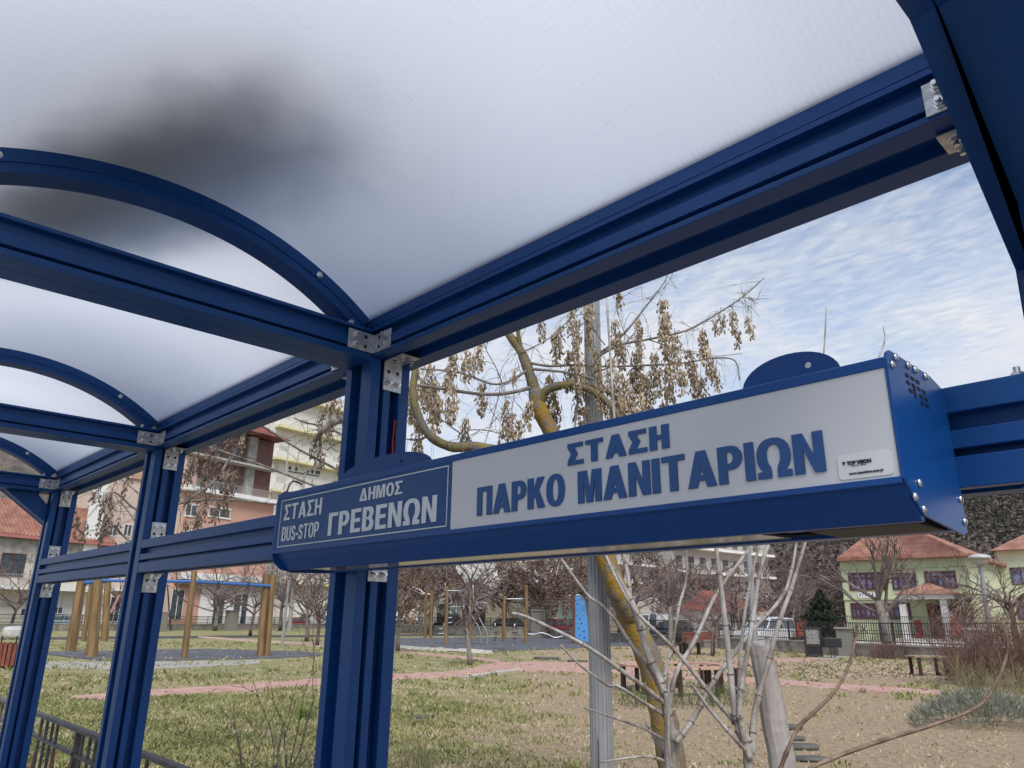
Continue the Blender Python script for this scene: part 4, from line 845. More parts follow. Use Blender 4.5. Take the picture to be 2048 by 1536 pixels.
# old stump
m = MB(); sp_ = spline([base(1590, 4.4) + Vector((0, 0, -.05)), at(1567, 1560, 4.4), at(1549, 1450, 4.4), at(1531, 1350, 4.4), at(1517, 1284, 4.4)], 8)
n = len(sp_); k = 14; vs = []
for i, p in enumerate(sp_):
    r_ = .076 - .018 * i / n
    for j in range(k):
        a = 2 * math.pi * j / k; q = r_ * (1 + .10 * math.sin(3 * a + 1) + .05 * math.sin(7 * a) + random.uniform(-.03, .03)); vs.append(p + Vector((math.cos(a) * q, math.sin(a) * q, (.03 * math.sin(2 * a) if i == n - 1 else 0))))
fs = [(i * k + j, i * k + (j + 1) % k, (i + 1) * k + (j + 1) % k, (i + 1) * k + j) for i in range(n - 1) for j in range(k)] + [tuple(range((n - 1) * k, n * k))]
m.add(vs, fs); tag(m.build('tree_stump', OLDWOOD), 'tall weathered grey dead stump leaning left among the pale shoots', 'stump')
DTW = mat('dark_bush_twigs', (0.035, 0.026, 0.020), 0.8, scale=5, col2=(0.10, 0.08, 0.065))
# low bare bush at lower left
def bush(name, label, foot, dist, ntw, H, m_, fan=.55, r=.006, lvl=3, cat='shrub', L=.45):
    b = base(foot[0], dist); t_ = thing(name, label, cat, b); mb = MB()
    for i in range(ntw):
        a = random.random() * 6.28; d = Vector((math.cos(a) * fan * random.random(), math.sin(a) * fan * random.random(), 1))
        twigs(mb, b + Vector((random.gauss(0, .04), random.gauss(0, .04), 0)), d, H * random.uniform(.5, .8) * (1 if lvl else 1.5), r, lvl, .05, .35, 5)
    mb.build('stems', m_, t_, smooth=True); return t_
bush('bare_bush', 'small bare thin twigged bush on the lawn left of the thick post', (535, 1536), 5.6, 16, 1.0, DTW, .95, .0075, 3)
# ------------------------------------------------------------------ hills
def hill_h(U, V, px):
    a = np.interp(px, [-900, -200, 60, 260, 520, 900, 1300, 1500, 1750, 1950, 2300, 2900], [95, 92, 88, 60, 30, 34, 42, 50, 56, 60, 66, 66])
    t_ = np.clip((V - 165) / 270, 0, 1); return 1.45 * a * t_ ** 1.25 + np.sin(U * .05) * np.sin(V * .045) * 3 * t_
HILLM = mat('winter_hillside', (0.070, 0.056, 0.048), 0.95, scale=.12, bump=0.6, bscale=2, col2=(0.15, 0.125, 0.10), detail=8)
m = MB(); PX = list(range(-900, 3000, 75)); VV = [163 + 12 * i for i in range(30)]
for px in PX:
    k = (px - 1024) / F_PX / .955
    for V in VV:
        p = RT * (k * V) + FW * V; m.v.append((p.x, p.y, float(hill_h(k * V, V, px)) - .05))
nv = len(VV); m.f = [(i * nv + j, (i + 1) * nv + j, (i + 1) * nv + j + 1, i * nv + j + 1) for i in range(len(PX) - 1) for j in range(nv - 1)]
tag(m.build('hillside', HILLM, smooth=True), kind='structure')
def wood(name, n, pxr, vr, size, m_, lab, per=26, tall=1.3):
    px = np.random.uniform(*pxr, n); V = np.random.uniform(*vr, n); k = (px - 1024) / F_PX / .955; U = k * V
    Z = hill_h(U, V, px); s = size * np.random.uniform(.6, 1.3, n)
    c = U[:, None] * np.array(RT) + V[:, None] * np.array(FW); c[:, 2] = Z
    N_ = n * per; c = np.repeat(c, per, 0); s = np.repeat(s, per); d = np.random.normal(0, 1, (N_, 3)); d /= np.linalg.norm(d, axis=1)[:, None]
    rr = np.random.rand(N_) ** .4; P = c + d * (s * rr)[:, None] * np.array([1, 1, tall]); P[:, 2] += s * tall * .9
    a = np.random.normal(0, 1, (N_, 3)); a[:, 2] += .9 * np.abs(a[:, 2]); a /= np.linalg.norm(a, axis=1)[:, None]; b = np.cross(a, np.random.normal(0, 1, (N_, 3))); b /= np.linalg.norm(b, axis=1)[:, None]
    l = (s * .10)[:, None]; wv_ = (s * .04)[:, None]
    vs = np.stack([P - a * l, P + b * wv_, P + a * l, P - b * wv_], 1).reshape(-1, 3)
    o = share(name, fast_mesh(name, vs, np.arange(N_ * 4).reshape(N_, 4), m_)); tag(o, lab, 'forest', kind='stuff')
wood('bare_forest', 2500, (1380, 2250), (170, 430), 6.5, mat('bare_forest_twigs', (0.075, 0.058, 0.052), .95, scale=.12, col2=(0.155, 0.128, 0.112), detail=9), 'bare brown woodland covering the hillside behind the school', 100)
wood('conifer_forest', 420, (1800, 2250), (230, 430), 6, mat('dark_conifers', (0.018, 0.028, 0.018), .95, scale=.3, col2=(0.05, 0.065, 0.04)), 'dark evergreen patches high on the hillside at right', 90, 1.6)
wood('scrub_woodland', 1000, (750, 1420), (170, 400), 5, mat('mauve_scrub', (0.10, 0.08, 0.072), .95, scale=.1, col2=(0.22, 0.175, 0.155)), 'greyish bare scrub on the slope behind the street', 60)
wood('scrub_woodland', 420, (-260, 330), (190, 430), 4, mat('pale_scrub', (0.13, 0.115, 0.09), .95, scale=.1, col2=(0.27, 0.24, 0.19)), 'pale dry scrub on the hillside far left', 50)

# ------------------------------------------------------------------ buildings
GLASS = mat('dark_window_glass', (0.035, 0.04, 0.05), 0.12, scale=2, col2=(0.10, 0.115, 0.14))
GLASSV = mat('violet_window_glass', (0.05, 0.045, 0.08), 0.15, scale=1.5, col2=(0.22, 0.24, 0.40))
WFRAME = mat('white_frame', (0.70, 0.70, 0.68), .5)
BFRAME = mat('brown_frame', (0.085, 0.028, 0.025), .6)
TILE = mat('terracotta_tile', (0.23, 0.095, 0.065), .85, scale=1.1, bump=.5, bscale=25, col2=(0.38, 0.20, 0.145), detail=7)
PINKTRIM = mat('pink_gutter', (0.45, 0.17, 0.16), .6)
def wallm(n, c, c2=None, sc=.6): return mat(n, c, .9, scale=sc, bump=.25, bscale=30, col2=c2 or tuple(x * 1.12 for x in c), detail=7)
CREAM = wallm('cream_render', (0.58, 0.55, 0.47)); PINKW = wallm('pale_pink_render', (0.56, 0.44, 0.38)); SALMON = wallm('salmon_render', (0.50, 0.29, 0.22)); STAIN = wallm('stained_grey_render', (0.22, 0.21, 0.185), (0.42, 0.40, 0.35), 1.6)
APT = wallm('pale_apartment_render', (0.66, 0.65, 0.58)); YELL = wallm('yellow_slab_paint', (0.66, 0.62, 0.38)); WHITE = wallm('white_paint', (0.72, 0.72, 0.70)); BRICKD = wallm('dark_red_brick', (0.12, 0.06, 0.05), (0.21, 0.12, 0.10), 5)
GREENW = wallm('pale_green_render', (0.50, 0.56, 0.37)); GREENS = wallm('pale_green_side', (0.50, 0.60, 0.36)); CONC = wallm('aged_concrete', (0.24, 0.23, 0.21), (0.38, 0.37, 0.34), 1.2)
GREYAP = wallm('grey_apartment_render', (0.40, 0.38, 0.35))
def hdir(vx, vy=1240):
    d = ray(vx, vy); d.z = 0; return d.normalized()
class Fac:
    def __init__(s, px0, V0, px1, vpx):
        s.P = base(px0, V0); s.D = hdir(vpx) if vpx > 1024 else -hdir(vpx); n = Vector((s.D.y, -s.D.x, 0)); s.Nn = n if n.dot(FW) < 0 else -n
        lo, hi = 0.1, (300.0 if vpx > 1024 else 45.0)
        for i in range(50):
            t_ = (lo + hi) / 2; q = s.P + s.D * t_
            if proj((q.x, q.y, 1.6))[0] < px1: lo = t_
            else: hi = t_
        s.L = lo
    def sz(s, px, py):
        r = ray(px, py); k = (s.P - EYE).dot(s.Nn) / r.dot(s.Nn); q = EYE + r * k; return (q - s.P).dot(s.D), q.z
    def pt(s, a, z, out_=0.0): return s.P + s.D * a + Vector((0, 0, z)) + s.Nn * out_
    def slab(s, mb, a0, a1, z0, z1, o0, o1): mb.frame_box(s.pt(a0, z0, o0), s.D * (a1 - a0), s.Nn * (o1 - o0), (0, 0, z1 - z0)); return mb
def window(f, par, a0, a1, z0, z1, fm=None, gm=None, mull=1, trim=0.0, shut=None, fw=.07, name='window'):
    fm = fm or WFRAME; m = MB()
    f.slab(m, a0, a1, z0, z0 + fw, .004, .07); f.slab(m, a0, a1, z1 - fw, z1, .004, .07); f.slab(m, a0, a0 + fw, z0 + fw, z1 - fw, .004, .07); f.slab(m, a1 - fw, a1, z0 + fw, z1 - fw, .004, .07)
    for i in range(mull):
        c = a0 + (a1 - a0) * (i + 1) / (mull + 1); f.slab(m, c - fw / 2, c + fw / 2, z0 + fw, z1 - fw, .004, .065)
    o = m.build(name, fm, par); f.slab(MB(), a0 + fw, a1 - fw, z0 + fw, z1 - fw, .003, .02).build('pane', gm or GLASS, o)
    if trim: f.slab(MB(), a0 - trim, a1 + trim, z1, z1 + trim, .003, .12).build('lintel', WFRAME, o); f.slab(MB(), a0 - trim, a1 + trim, z0 - trim * .6, z0, .003, .14).build('sill', WFRAME, o)
    if shut: f.slab(MB(), a0 + fw, a1 - fw, z0 + (z1 - z0) * shut, z1 - fw, .021, .05).build('roller_blind', mat('grey_blind', (0.5, 0.5, 0.48), .7) if 'grey_blind' not in bpy.data.materials else bpy.data.materials['grey_blind'], o)
    return o
def railing(f, par, a0, a1, z0, h, out_, m_, step=.16, name='balcony_railing'):
    m = MB(); f.slab(m, a0, a1, z0 + h - .05, z0 + h, out_ - .05, out_); f.slab(m, a0, a1, z0 + .05, z0 + .09, out_ - .04, out_ - .01)
    n = max(2, int((a1 - a0) / step))
    for i in range(n + 1): f.slab(m, a0 + (a1 - a0) * i / n - .012, a0 + (a1 - a0) * i / n + .012, z0 + .09, z0 + h - .05, out_ - .04, out_ - .016)
    m.build(name, m_, par)
def block(f, par, H, depth, m_, name='wall', a0=0.0, a1=None):
    a1 = a1 if a1 is not None else f.L
    return f.slab(MB(), a0, a1, 0, H, -depth, 0).build(name, m_, par)
def row(f, px, py): return f.sz(px, py)[1]
RAILW = mat('light_balcony_rail', (0.42, 0.41, 0.38), .5)

# A: low house with terracotta roof at far left
fa = Fac(-160, 72, 196, 2000); za = row(fa, 0, 1073); hA = thing('house', 'low old house with terracotta tiled roof and pink gutter at far left', 'house', fa.P)
block(fa, hA, za, 9, CREAM)
fa.slab(MB(), .0, fa.L, row(fa, 0, 1122), za - .02, .001, .02).build('stained_wall', STAIN, hA)
m = MB(); fa.slab(m, -.3, fa.L + .25, za, za + .28, .3, .62); m.build('gutter', PINKTRIM, hA)
# roof: ribbed tile rows
rf = MB(); zr = row(fa, 60, 1012) + .9; nT = 46
rf.add([fa.pt(-.4, za + .26, .55), fa.pt(fa.L + .3, za + .26, .55), fa.pt(fa.L + .3, zr, -4.5), fa.pt(-.4, zr, -4.5), fa.pt(-.4, za + .05, .55), fa.pt(fa.L + .3, za + .05, .55), fa.pt(fa.L + .3, za, -9), fa.pt(-.4, za, -9)], [(0, 1, 2, 3), (4, 5, 1, 0), (5, 6, 2, 1), (7, 4, 0, 3), (6, 7, 3, 2)])
rf = rf.build('roof', TILE, hA); rb = MB()
for i in range(nT):
    a = -.35 + (fa.L + .6) * i / (nT - 1); rb.tube([fa.pt(a, za + .30, .58), fa.pt(a, zr + .04, -4.45)], .12, 5)
tag(rb.build('tile_row', TILE, rf), kind='stuff'); MB().tube([fa.pt(-.4, zr + .05, -4.5), fa.pt(fa.L + .3, zr + .05, -4.5)], .14, 6).build('ridge_tile', TILE, rf)
zs = row(fa, 30, 1172); m = MB(); fa.slab(m, 0, fa.L, zs - .35, zs, .003, 1.3); m.build('balcony_slab', WHITE, hA)
railing(fa, hA, .1, fa.L - .1, zs, 1.15, 1.25, RAILW)
for (x0, y0, x1, y1, nm, mm) in ((150, 1187, 172, 1247, 'door', WFRAME),):
    a0, z1 = fa.sz(x0, y0); a1, z0 = fa.sz(x1, y1); z0 = .1; d = fa.slab(MB(), a0, a1, z0, z1, .003, .09).build('door', WFRAME, hA)
    ac = (a0 + a1) / 2; fa.slab(MB(), ac - .12, ac + .12, z0 + .7, z1 - .5, .091, .10).build('pane', GLASS, d)
for (x0, y0, x1, y1) in ((48, 1186, 60, 1232), (112, 1185, 124, 1228)):
    a0, z1 = fa.sz(x0, y0); a1, z0 = fa.sz(x1, y1); window(fa, hA, a0, a1, z0, z1, shut=.3)
a0, z1 = fa.sz(5, 1105); a1, z0 = fa.sz(45, 1150); window(fa, hA, a0, a1, zs + .9, z1, fm=BFRAME)

# B: pink house behind, next to it
fb = Fac(188, 86, 352, 2000); hB = thing('house', 'tall pale pink house with orange balcony fronts behind the second bay', 'house', fb.P); zb = row(fb, 230, 880)
block(fb, hB, zb, 10, PINKW)
z1 = row(fb, 215, 938); fb.slab(MB(), .6, fb.L, z1 - .6, z1 + 1.1, .003, .25).build('balcony_front', SALMON, hB)
m = MB()
for i in range(6): a = 1 + i * 1.5; fb.slab(m, a, a + .12, z1 - .65, z1 + 3, .251, .36)
m.build('balcony_post', WFRAME, hB)
a0 = fb.sz(186, 1000)[0]; fb.slab(MB(), a0 - .3, a0 + 1.2, 0, row(fb, 200, 945), .003, .5).build('chimney_stack', WHITE, hB)
for zz in (1070, 1105, 1140):
    for x0 in (215, 245):
        z2 = row(fb, x0, zz); a0, _ = fb.sz(x0, zz); window(fb, hB, a0, a0 + 1.0, z2 - .1, z2 + 1.3)
a0, z1 = fb.sz(198, 1188); a1, z0 = fb.sz(212, 1243); fb.slab(MB(), a0, a1, .05, z1, .003, .3).build('white_pillar', WHITE, hB)
a0, z1 = fb.sz(222, 1182); a1, _ = fb.sz(280, 1240); fb.slab(MB(), a0, a1, z1, z1 + .25, .003, 1.6).build('awning', WHITE, hB)
for x0, x1 in ((222, 236), (252, 268)):
    a0, z1 = fb.sz(x0, 1193); a1, _ = fb.sz(x1, 1240); window(fb, hB, a0, a1, .8, z1)

# C: salmon apartment house with white balcony slab
fc = Fac(340, 93, 524, 2000); hC = thing('apartment_building', 'salmon apartment building with white balcony slabs and dark red attic', 'building', fc.P)
zc = row(fc, 500, 868); zsl = row(fc, 440, 983)
block(fc, hC, zsl - .3, 11, SALMON); f2 = fc.slab(MB(), 0, fc.L, zsl - .3, zc, -11, -1.4).build('upper_wall', BRICKD, hC)
zz = zsl; m = MB(); fc.slab(m, -1, fc.L, zz - .55, zz, -1.4 + .002, .9); m.build('balcony_slab', WHITE, hC); railing(fc, hC, -.8, fc.L - .1, zz, 1.0, .85, RAILW, .14)
z3 = row(fc, 470, 922); m = MB(); fc.slab(m, -1, fc.L, z3 - .25, z3, -1.4 + .002, .3); m.build('balcony_slab', RAILW, hC); railing(fc, hC, -.8, fc.L - .2, z3, .9, .25, DARKMETAL, .2)
for zq in (zz, z3):
    for x0, x1 in ((395, 412), (430, 450), (470, 492)):
        a0, a1 = fc.sz(x0, 960)[0], fc.sz(x1, 960)[0]; g = Fac.__new__(Fac); g.P, g.D, g.Nn, g.L = fc.P - fc.Nn * 1.4, fc.D, fc.Nn, fc.L; window(g, hC, a0, a1, zq + .1, zq + 2.1, fm=BFRAME)
a0 = fc.sz(492, 900)[0]; m = MB(); fc.slab(m, a0 + 1.2, a0 + 2.6, zsl, zc, -1.39, -.9); m.build('corner_pier', CONC, hC)
rf = MB(); rf.add([fc.pt(-1, zc + .2, 1.2), fc.pt(fc.L + .8, zc + .2, 1.2), fc.pt(fc.L + .8, zc + .2, -12), fc.pt(-1, zc + .2, -12), fc.pt(fc.L - 6, zc + 4.5, -5.4), fc.pt(3, zc + 4.5, -5.4)], [(0, 1, 4, 5), (1, 2, 4), (2, 3, 5, 4), (3, 0, 5), (3, 2, 1, 0)]); rf.build('roof', mat('dark_red_roof', (0.22, 0.06, 0.05), .85, scale=3), hC)
for (x0, y0, x1, y1) in ((419, 1014, 459, 1038), (372, 1008, 392, 1034)):
    a0, z1 = fc.sz(x0, y0); a1, z0 = fc.sz(x1, y1); window(fc, hC, a0, a1, z0, z1, trim=.16, fw=.09)
for py in (1063,):
    z3 = row(fc, 400, py); m = MB(); fc.slab(m, 0, fc.L, z3 - .3, z3, .003, .9); m.build('balcony_slab', WHITE, hC); railing(fc, hC, .1, fc.L - .1, z3, 1.0, .85, RAILW, .14)
for zt_, zb_ in ((1082, 1128),):
    for x0, x1 in ((365, 385), (410, 430), (465, 485)):
        a0, z1 = fc.sz(x0, zt_); a1, z0 = fc.sz(x1, zb_); window(fc, hC, a0, a1, z0, z1)
zg = row(fc, 400, 1152); m = MB(); fc.slab(m, 0, fc.L, zg - .5, zg + .3, .003, 1.1); m.build('canopy', WHITE, hC); fc.slab(MB(), 0, fc.L, zg - 1.1, zg - .5, .003, .9).build('canopy_soffit', BRICKD, hC)
a0, z1 = fc.sz(345, 1178); a1, _ = fc.sz(364, 1225); window(fc, hC, a0, a1, 1.1, z1)
fc.slab(MB(), fc.sz(400, 1200)[0], fc.sz(520, 1200)[0], 0.02, zg - 1.1, .003, .04).build('shop_front', WHITE, hC)
for x0, x1 in ((430, 446), (470, 478), (486, 492)):
    a0, z1 = fc.sz(x0, 1190); a1, _ = fc.sz(x1, 1225); fc.slab(MB(), a0, a1, .2, z1, .041, .06).build('door', GLASS, hC)
pp = fc.pt(fc.L + .2, 0, 1.5); MB().tube([pp, pp + Vector((0, 0, zc))], .09, 6).build('downpipe', RAILW, hC)

# D: pale apartment block with yellow slab edges
fd = Fac(505, 122, 765, 2250); hD = thing('apartment_building', 'pale many storeyed apartment block with yellow edged balconies behind the thick post', 'building', fd.P)
zt = row(fd, 640, 790); block(fd, hD, zt, 14, APT)
sl = [row(fd, 600, y) for y in (862, 925, 988, 1048, 1108, 1165)] + [row(fd, 600, 800)]
for zz in sl:
    m = MB(); fd.slab(m, 0, fd.L, zz - .45, zz + .0, .003, 1.5); m.build('balcony_slab', YELL, hD)
    m = MB(); fd.slab(m, 0, fd.L * .80, zz + .001, zz + 1.0, 1.38, 1.48); m.build('balcony_front', APT, hD)
    railing(fd, hD, fd.L * .80, fd.L, zz, 1.0, 1.45, RAILW, .22)
    for k in range(7):
        a0 = 1.2 + k * (fd.L - 3) / 6.4; window(fd, hD, a0, a0 + 1.7, zz + .15, zz + 2.3, shut=.35 if k % 2 else .1)
# power pole in front of D
pb = base(578, 90); pl = thing('utility_pole', 'thin dark power pole with insulators in front of the pale apartments', 'pole', pb)
zt = top_z(pb, 942); MB().tube([pb, (pb.x, pb.y, zt)], [.26, .18], 8).build('pole', CONC, pl); q = hdir(2600)
for zz, L in ((zt - .45, 2.1),):
    MB().frame_box(Vector((pb.x, pb.y, zz)) - q * L - FW * .2, q * 2 * L, FW * .12, (0, 0, .14)).build('crossarm', DARKMETAL, pl)
for k in (-1.95, -1.1, .5, 1.1, 1.7, 2.0): MB().lathe(Vector((pb.x, pb.y, zt - .2)) + q * k - FW * .14, (0, 0, 1), [(0, .05), (.2, .17), (.4, .18), (.5, .05)], 6).build('insulator', INK, pl)
MB().tube(spline([Vector((pb.x, pb.y, zt - 1.7)), Vector((pb.x, pb.y, zt - 1.6)) - q * 1.6, Vector((pb.x, pb.y, zt - 4.2)) - q * 2.4], 5), .12, 6).build('bracket_arm', DARKMETAL, pl)

# E, F, G ...: houses behind the playground, mostly seen through branches
def simple_house(name, label, px0, V0, px1, vpx, py_top, m_, slabs=(), rows=(), depth=9, roof=None, fm=None, step=2.6, ww=1.2, slabm=None):
    f = Fac(px0, V0, px1, vpx); t_ = thing(name, label, 'building', f.P); z = row(f, (px0 + px1) / 2, py_top); block(f, t_, z, depth, m_)
    for y in slabs:
        zz = row(f, (px0 + px1) / 2, y); m = MB(); f.slab(m, -.1, f.L + .1, zz - .3, zz, .003, 1.1); m.build('balcony_slab', slabm or WHITE, t_); railing(f, t_, 0, f.L, zz, .95, 1.05, RAILW, .25)
    for y in rows:
        zz = row(f, (px0 + px1) / 2, y); a = .8
        while a + ww < f.L - .4: window(f, t_, a, a + ww, zz, zz + 1.5, fm=fm); a += step
    if roof:
        r_ = MB(); r_.add([f.pt(-.5, z, .6), f.pt(f.L + .5, z, .6), f.pt(f.L + .5, z, -depth - .5), f.pt(-.5, z, -depth - .5), f.pt(f.L * .7, z + roof, -depth / 2), f.pt(f.L * .3, z + roof, -depth / 2)], [(0, 1, 4, 5), (1, 2, 4), (2, 3, 5, 4), (3, 0, 5), (3, 2, 1, 0)]); r_.build('roof', TILE, t_)
    return f, t_
fE, hE = simple_house('house', 'white single storey house with grey door left of the playground', 780, 96, 868, 2300, 1180, WHITE, rows=(1215,), step=2.2, roof=2.2)
a0, a1 = fE.sz(835, 1230)[0], fE.sz(848, 1230)[0]; window(fE, hE, a0, a1, .1, 3.0, fm=WFRAME, name='door')
fF, hF = simple_house('garage', 'dark open garage with pale tiled front behind the black car', 868, 98, 985, 2300, 1168, CONC, rows=(), depth=8)
a0, z1 = fF.sz(902, 1190); a1, _ = fF.sz(924, 1190); window(fF, hF, a0, a1, 2.0, z1, fm=WFRAME, gm=mat('teal_glass', (0.10, 0.22, 0.22), .2))
fF.slab(MB(), .4, fF.L * .24, .05, 3.4, .003, .03).build('garage_opening', BLACK, hF); fF.slab(MB(), fF.L * .5, fF.L * .95, .05, 3.4, .003, .03).build('garage_opening', BLACK, hF)
simple_house('house', 'white house with balconies on the slope behind the leaning tree', 985, 122, 1100, 2500, 1092, WHITE, slabs=(1122, 1160, 1195), rows=(1118, 1155, 1190), roof=2)
simple_house('house', 'cream house with white balcony edges above the shop sign', 1100, 128, 1230, 2500, 1080, CREAM, slabs=(1110, 1150), rows=(1106, 1145, 1180), roof=2.5)
simple_house('house', 'pale house high up on the slope right of the lamp post', 1240, 136, 1330, 2600, 1062, GREYAP, slabs=(1095, 1130, 1165), rows=(1092, 1126, 1160), roof=2)
simple_house('apartment_building', 'grey apartment building with white balcony slabs behind the pale shoots', 1352, 100, 1548, 2900, 1058, GREYAP, slabs=(1102, 1148, 1190), rows=(1096, 1142, 1184), fm=BFRAME, slabm=WHITE, depth=2.5)
fS, hS = simple_house('shop', 'low beige shop with flat white roof edge behind the climbing wall', 1055, 90, 1185, 2500, 1178, wallm('beige_shop', (0.42, 0.38, 0.28)), rows=(), depth=7)
m = MB(); fS.slab(m, -.2, fS.L + .2, row(fS, 1120, 1178) - .25, row(fS, 1120, 1178) + .05, .003, 1.2); m.build('roof_edge', WHITE, hS)
a0, z1 = fS.sz(1116, 1180); a1, z0 = fS.sz(1141, 1196); sb = fS.slab(MB(), a0, a1, z0, z1, 1.21, 1.30).build('sign_board', WHITE, hS)
m = MB(); hh = z1 - z0; ww_ = (a1 - a0)
for k, (x_, w_) in enumerate(((.30, .10), (.45, .06), (.55, .12), (.74, .08))): fS.slab(m, a0 + ww_ * x_, a0 + ww_ * (x_ + w_), z0 + hh * .35, z0 + hh * (.8 - .1 * (k % 2)), 1.301, 1.31)
m.build('print', INK, sb)
m = MB()
for k in range(9): a0 = fS.sz(1115, 1210)[0] + k * .42; fS.slab(m, a0, a0 + .3, .3, 3.4, .003, .10)
m.build('folding_shutter', mat('grey_green_shutter', (0.20, 0.27, 0.25), .6), hS)
a0, _ = fS.sz(1060, 1200); window(fS, hS, a0, a0 + 3.0, 1.4, 3.2, fm=BFRAME)
# red roofed kiosk and white canopy
fK, hK = simple_house('kiosk', 'white kiosk with red awning left of the green school', 1440, 66, 1512, 2900, 1222, WHITE, rows=(), depth=4)
zk = row(fK, 1480, 1222)
m = MB(); m.add([fK.pt(-.5, zk, .9), fK.pt(fK.L + .4, zk, .9), fK.pt(fK.L - 1.0, zk + 1.7, -2), fK.pt(.6, zk + 1.7, -2), fK.pt(-.5, zk, -4), fK.pt(fK.L + .4, zk, -4)], [(0, 1, 2, 3), (1, 5, 2), (4, 0, 3), (5, 4, 3, 2), (0, 4, 5, 1)]); m.build('roof', mat('red_awning', (0.24, 0.07, 0.05), .8, scale=2), hK)
for k in range(5): a0 = .5 + k * fK.L / 5.2; window(fK, hK, a0, a0 + .8, 1.0, 2.4)

# ------------------------------------------------------------------ the pale green school
fg = Fac(1699, 64, 1952, -722); hG = thing('school_building', 'pale green two storey school with terracotta hipped roof and columned porch', 'school', fg.P)
ze = row(fg, 1800, 1116); DP = 16.0; block(fg, hG, ze, DP, GREENW)
def r_(x, y): return fg.sz(x, y)
rf = MB(); pk0, pk1 = fg.pt(fg.L * .22, ze + 3.9, -DP / 2 + .5), fg.pt(fg.L * .30, ze + 3.9, -DP / 2 + .5)
rf.add([fg.pt(.0, ze + .12, .7), fg.pt(fg.L + .6, ze + .12, .7), fg.pt(fg.L + .6, ze + .12, -DP - .6), fg.pt(0, ze + .12, -DP - .6), pk0, pk1, fg.pt(.0, ze - .1, .7), fg.pt(fg.L + .6, ze - .1, .7), fg.pt(fg.L + .6, ze - .1, -DP - .6), fg.pt(0, ze - .1, -DP - .6)],
       [(0, 1, 5, 4), (1, 2, 5), (2, 3, 4, 5), (3, 0, 4), (6, 7, 1, 0), (7, 8, 2, 1), (8, 9, 3, 2), (9, 6, 0, 3), (9, 8, 7, 6)]); rf = rf.build('roof', TILE, hG)
tiles = MB()
for i in range(46):
    a = fg.L * i / 45 + .1; top_a = min(max(a, fg.L * .22), fg.L * .30); k = 1.0
    e = fg.pt(a, ze + .16, .68); hi = pk0 + (pk1 - pk0) * ((top_a - fg.L * .22) / (fg.L * .08)) + Vector((0, 0, .05)); tiles.tube([e, e + (hi - e) * .98], .05, 4)
tag(tiles.build('tile_row', TILE, rf), kind='stuff')
def openw(x0, y0, x1, y1, n, gm=GLASSV, depth=True, low=.0):
    a0, z1 = r_(x0, y0); a1, z0 = r_(x1, y1)
    w_ = window(fg, hG, a0, a1, z0, z1, fm=BFRAME, gm=gm, mull=n, fw=.13); m = MB(); fg.slab(m, a0 + .13, a1 - .13, z0 + (z1 - z0) * .66, z0 + (z1 - z0) * .66 + .09, .022, .066); m.build('transom', BFRAME, w_)
openw(1696, 1146, 1772, 1180, 5); openw(1782, 1146, 1836, 1179, 3); openw(1848, 1143, 1916, 1176, 4)
openw(1701, 1206, 1764, 1238, 5); openw(1775, 1206, 1824, 1239, 3)
for y in (1133.5, 1196):
    z = r_(1800, y)[1]; m = MB(); fg.slab(m, -.03, fg.L + .03, z - .12, z, .003, .10); m.build('string_course', wallm('string_course', (0.44, 0.53, 0.32)), hG)
a0, z1 = r_(1717, 1186); a1, z0 = r_(1757, 1196); bn = fg.slab(MB(), a0, a1, z0, z1, .105, .13).build('banner', WHITE, hG)
m = MB(); rs = random.Random(4); x = a0 + .1
while x < a1 - .25: w_ = rs.choice((.12, .18, .22)); m.v; fg.slab(m, x, x + .05, z0 + .1, z1 - .1, .131, .135); (fg.slab(m, x + .05, x + w_, z0 + .1 + (z1 - z0) * rs.choice((0, .3, .5)), z0 + .18 + (z1 - z0) * .5, .131, .135)); x += w_ + .10
m.build('print', mat('blue_banner_print', (0.03, 0.04, 0.22), .6), bn)
# entrance recess and porch
a0, z1 = r_(1853, 1208); a1, _ = r_(1925, 1208); fg.slab(MB(), a0, a1, .6, z1, .003, .05).build('entrance_wall', mat('maroon_entrance', (0.13, 0.03, 0.025), .6), hG)
a0, a1 = r_(1877, 1230)[0], r_(1896, 1230)[0]; d = fg.slab(MB(), a0, a1, .6, 3.0, .051, .09).build('door', mat('dark_green_door', (0.01, 0.02, 0.018), .4), hG)
a0, a1 = r_(1896, 1230)[0], r_(1910, 1230)[0]; d = fg.slab(MB(), a0, a1, .6, 3.0, .051, .09).build('door', mat('maroon_door', (0.12, 0.02, 0.02), .4), hG); fg.slab(MB(), a0 + .1, a0 + .35, 2.2, 2.55, .091, .10).build('notice', WHITE, d)
po = .0
for x in (1829, 1910):
    a = r_(x, 1240)[0]; zc_ = r_(x, 1200)[1]; q = fg.slab(MB(), a - .22, a + .22, 0, zc_, 2.4, 2.84).build('column', WFRAME, hG, bevel=.01)
    fg.slab(MB(), a - .30, a + .30, 0, .35, 2.32, 2.92).build('column_base', WFRAME, q)
a0, a1 = r_(1818, 1200)[0], r_(1926, 1200)[0]; zc_ = r_(1870, 1200)[1]; fg.slab(MB(), a0, a1, zc_, zc_ + .35, .003, 3.0).build('porch_beam', WFRAME, hG)
m = MB(); am = (a0 + a1) / 2; m.add([fg.pt(a0 - .3, zc_ + .352, 3.2), fg.pt(a1 + .3, zc_ + .352, 3.2), fg.pt(a1 + .3, zc_ + .352, .11), fg.pt(a0 - .3, zc_ + .352, .11), fg.pt(am, zc_ + 1.25, 1.4)], [(0, 1, 4), (1, 2, 4), (2, 3, 4), (3, 0, 4), (3, 2, 1, 0)]); m.build('porch_roof', TILE, hG)
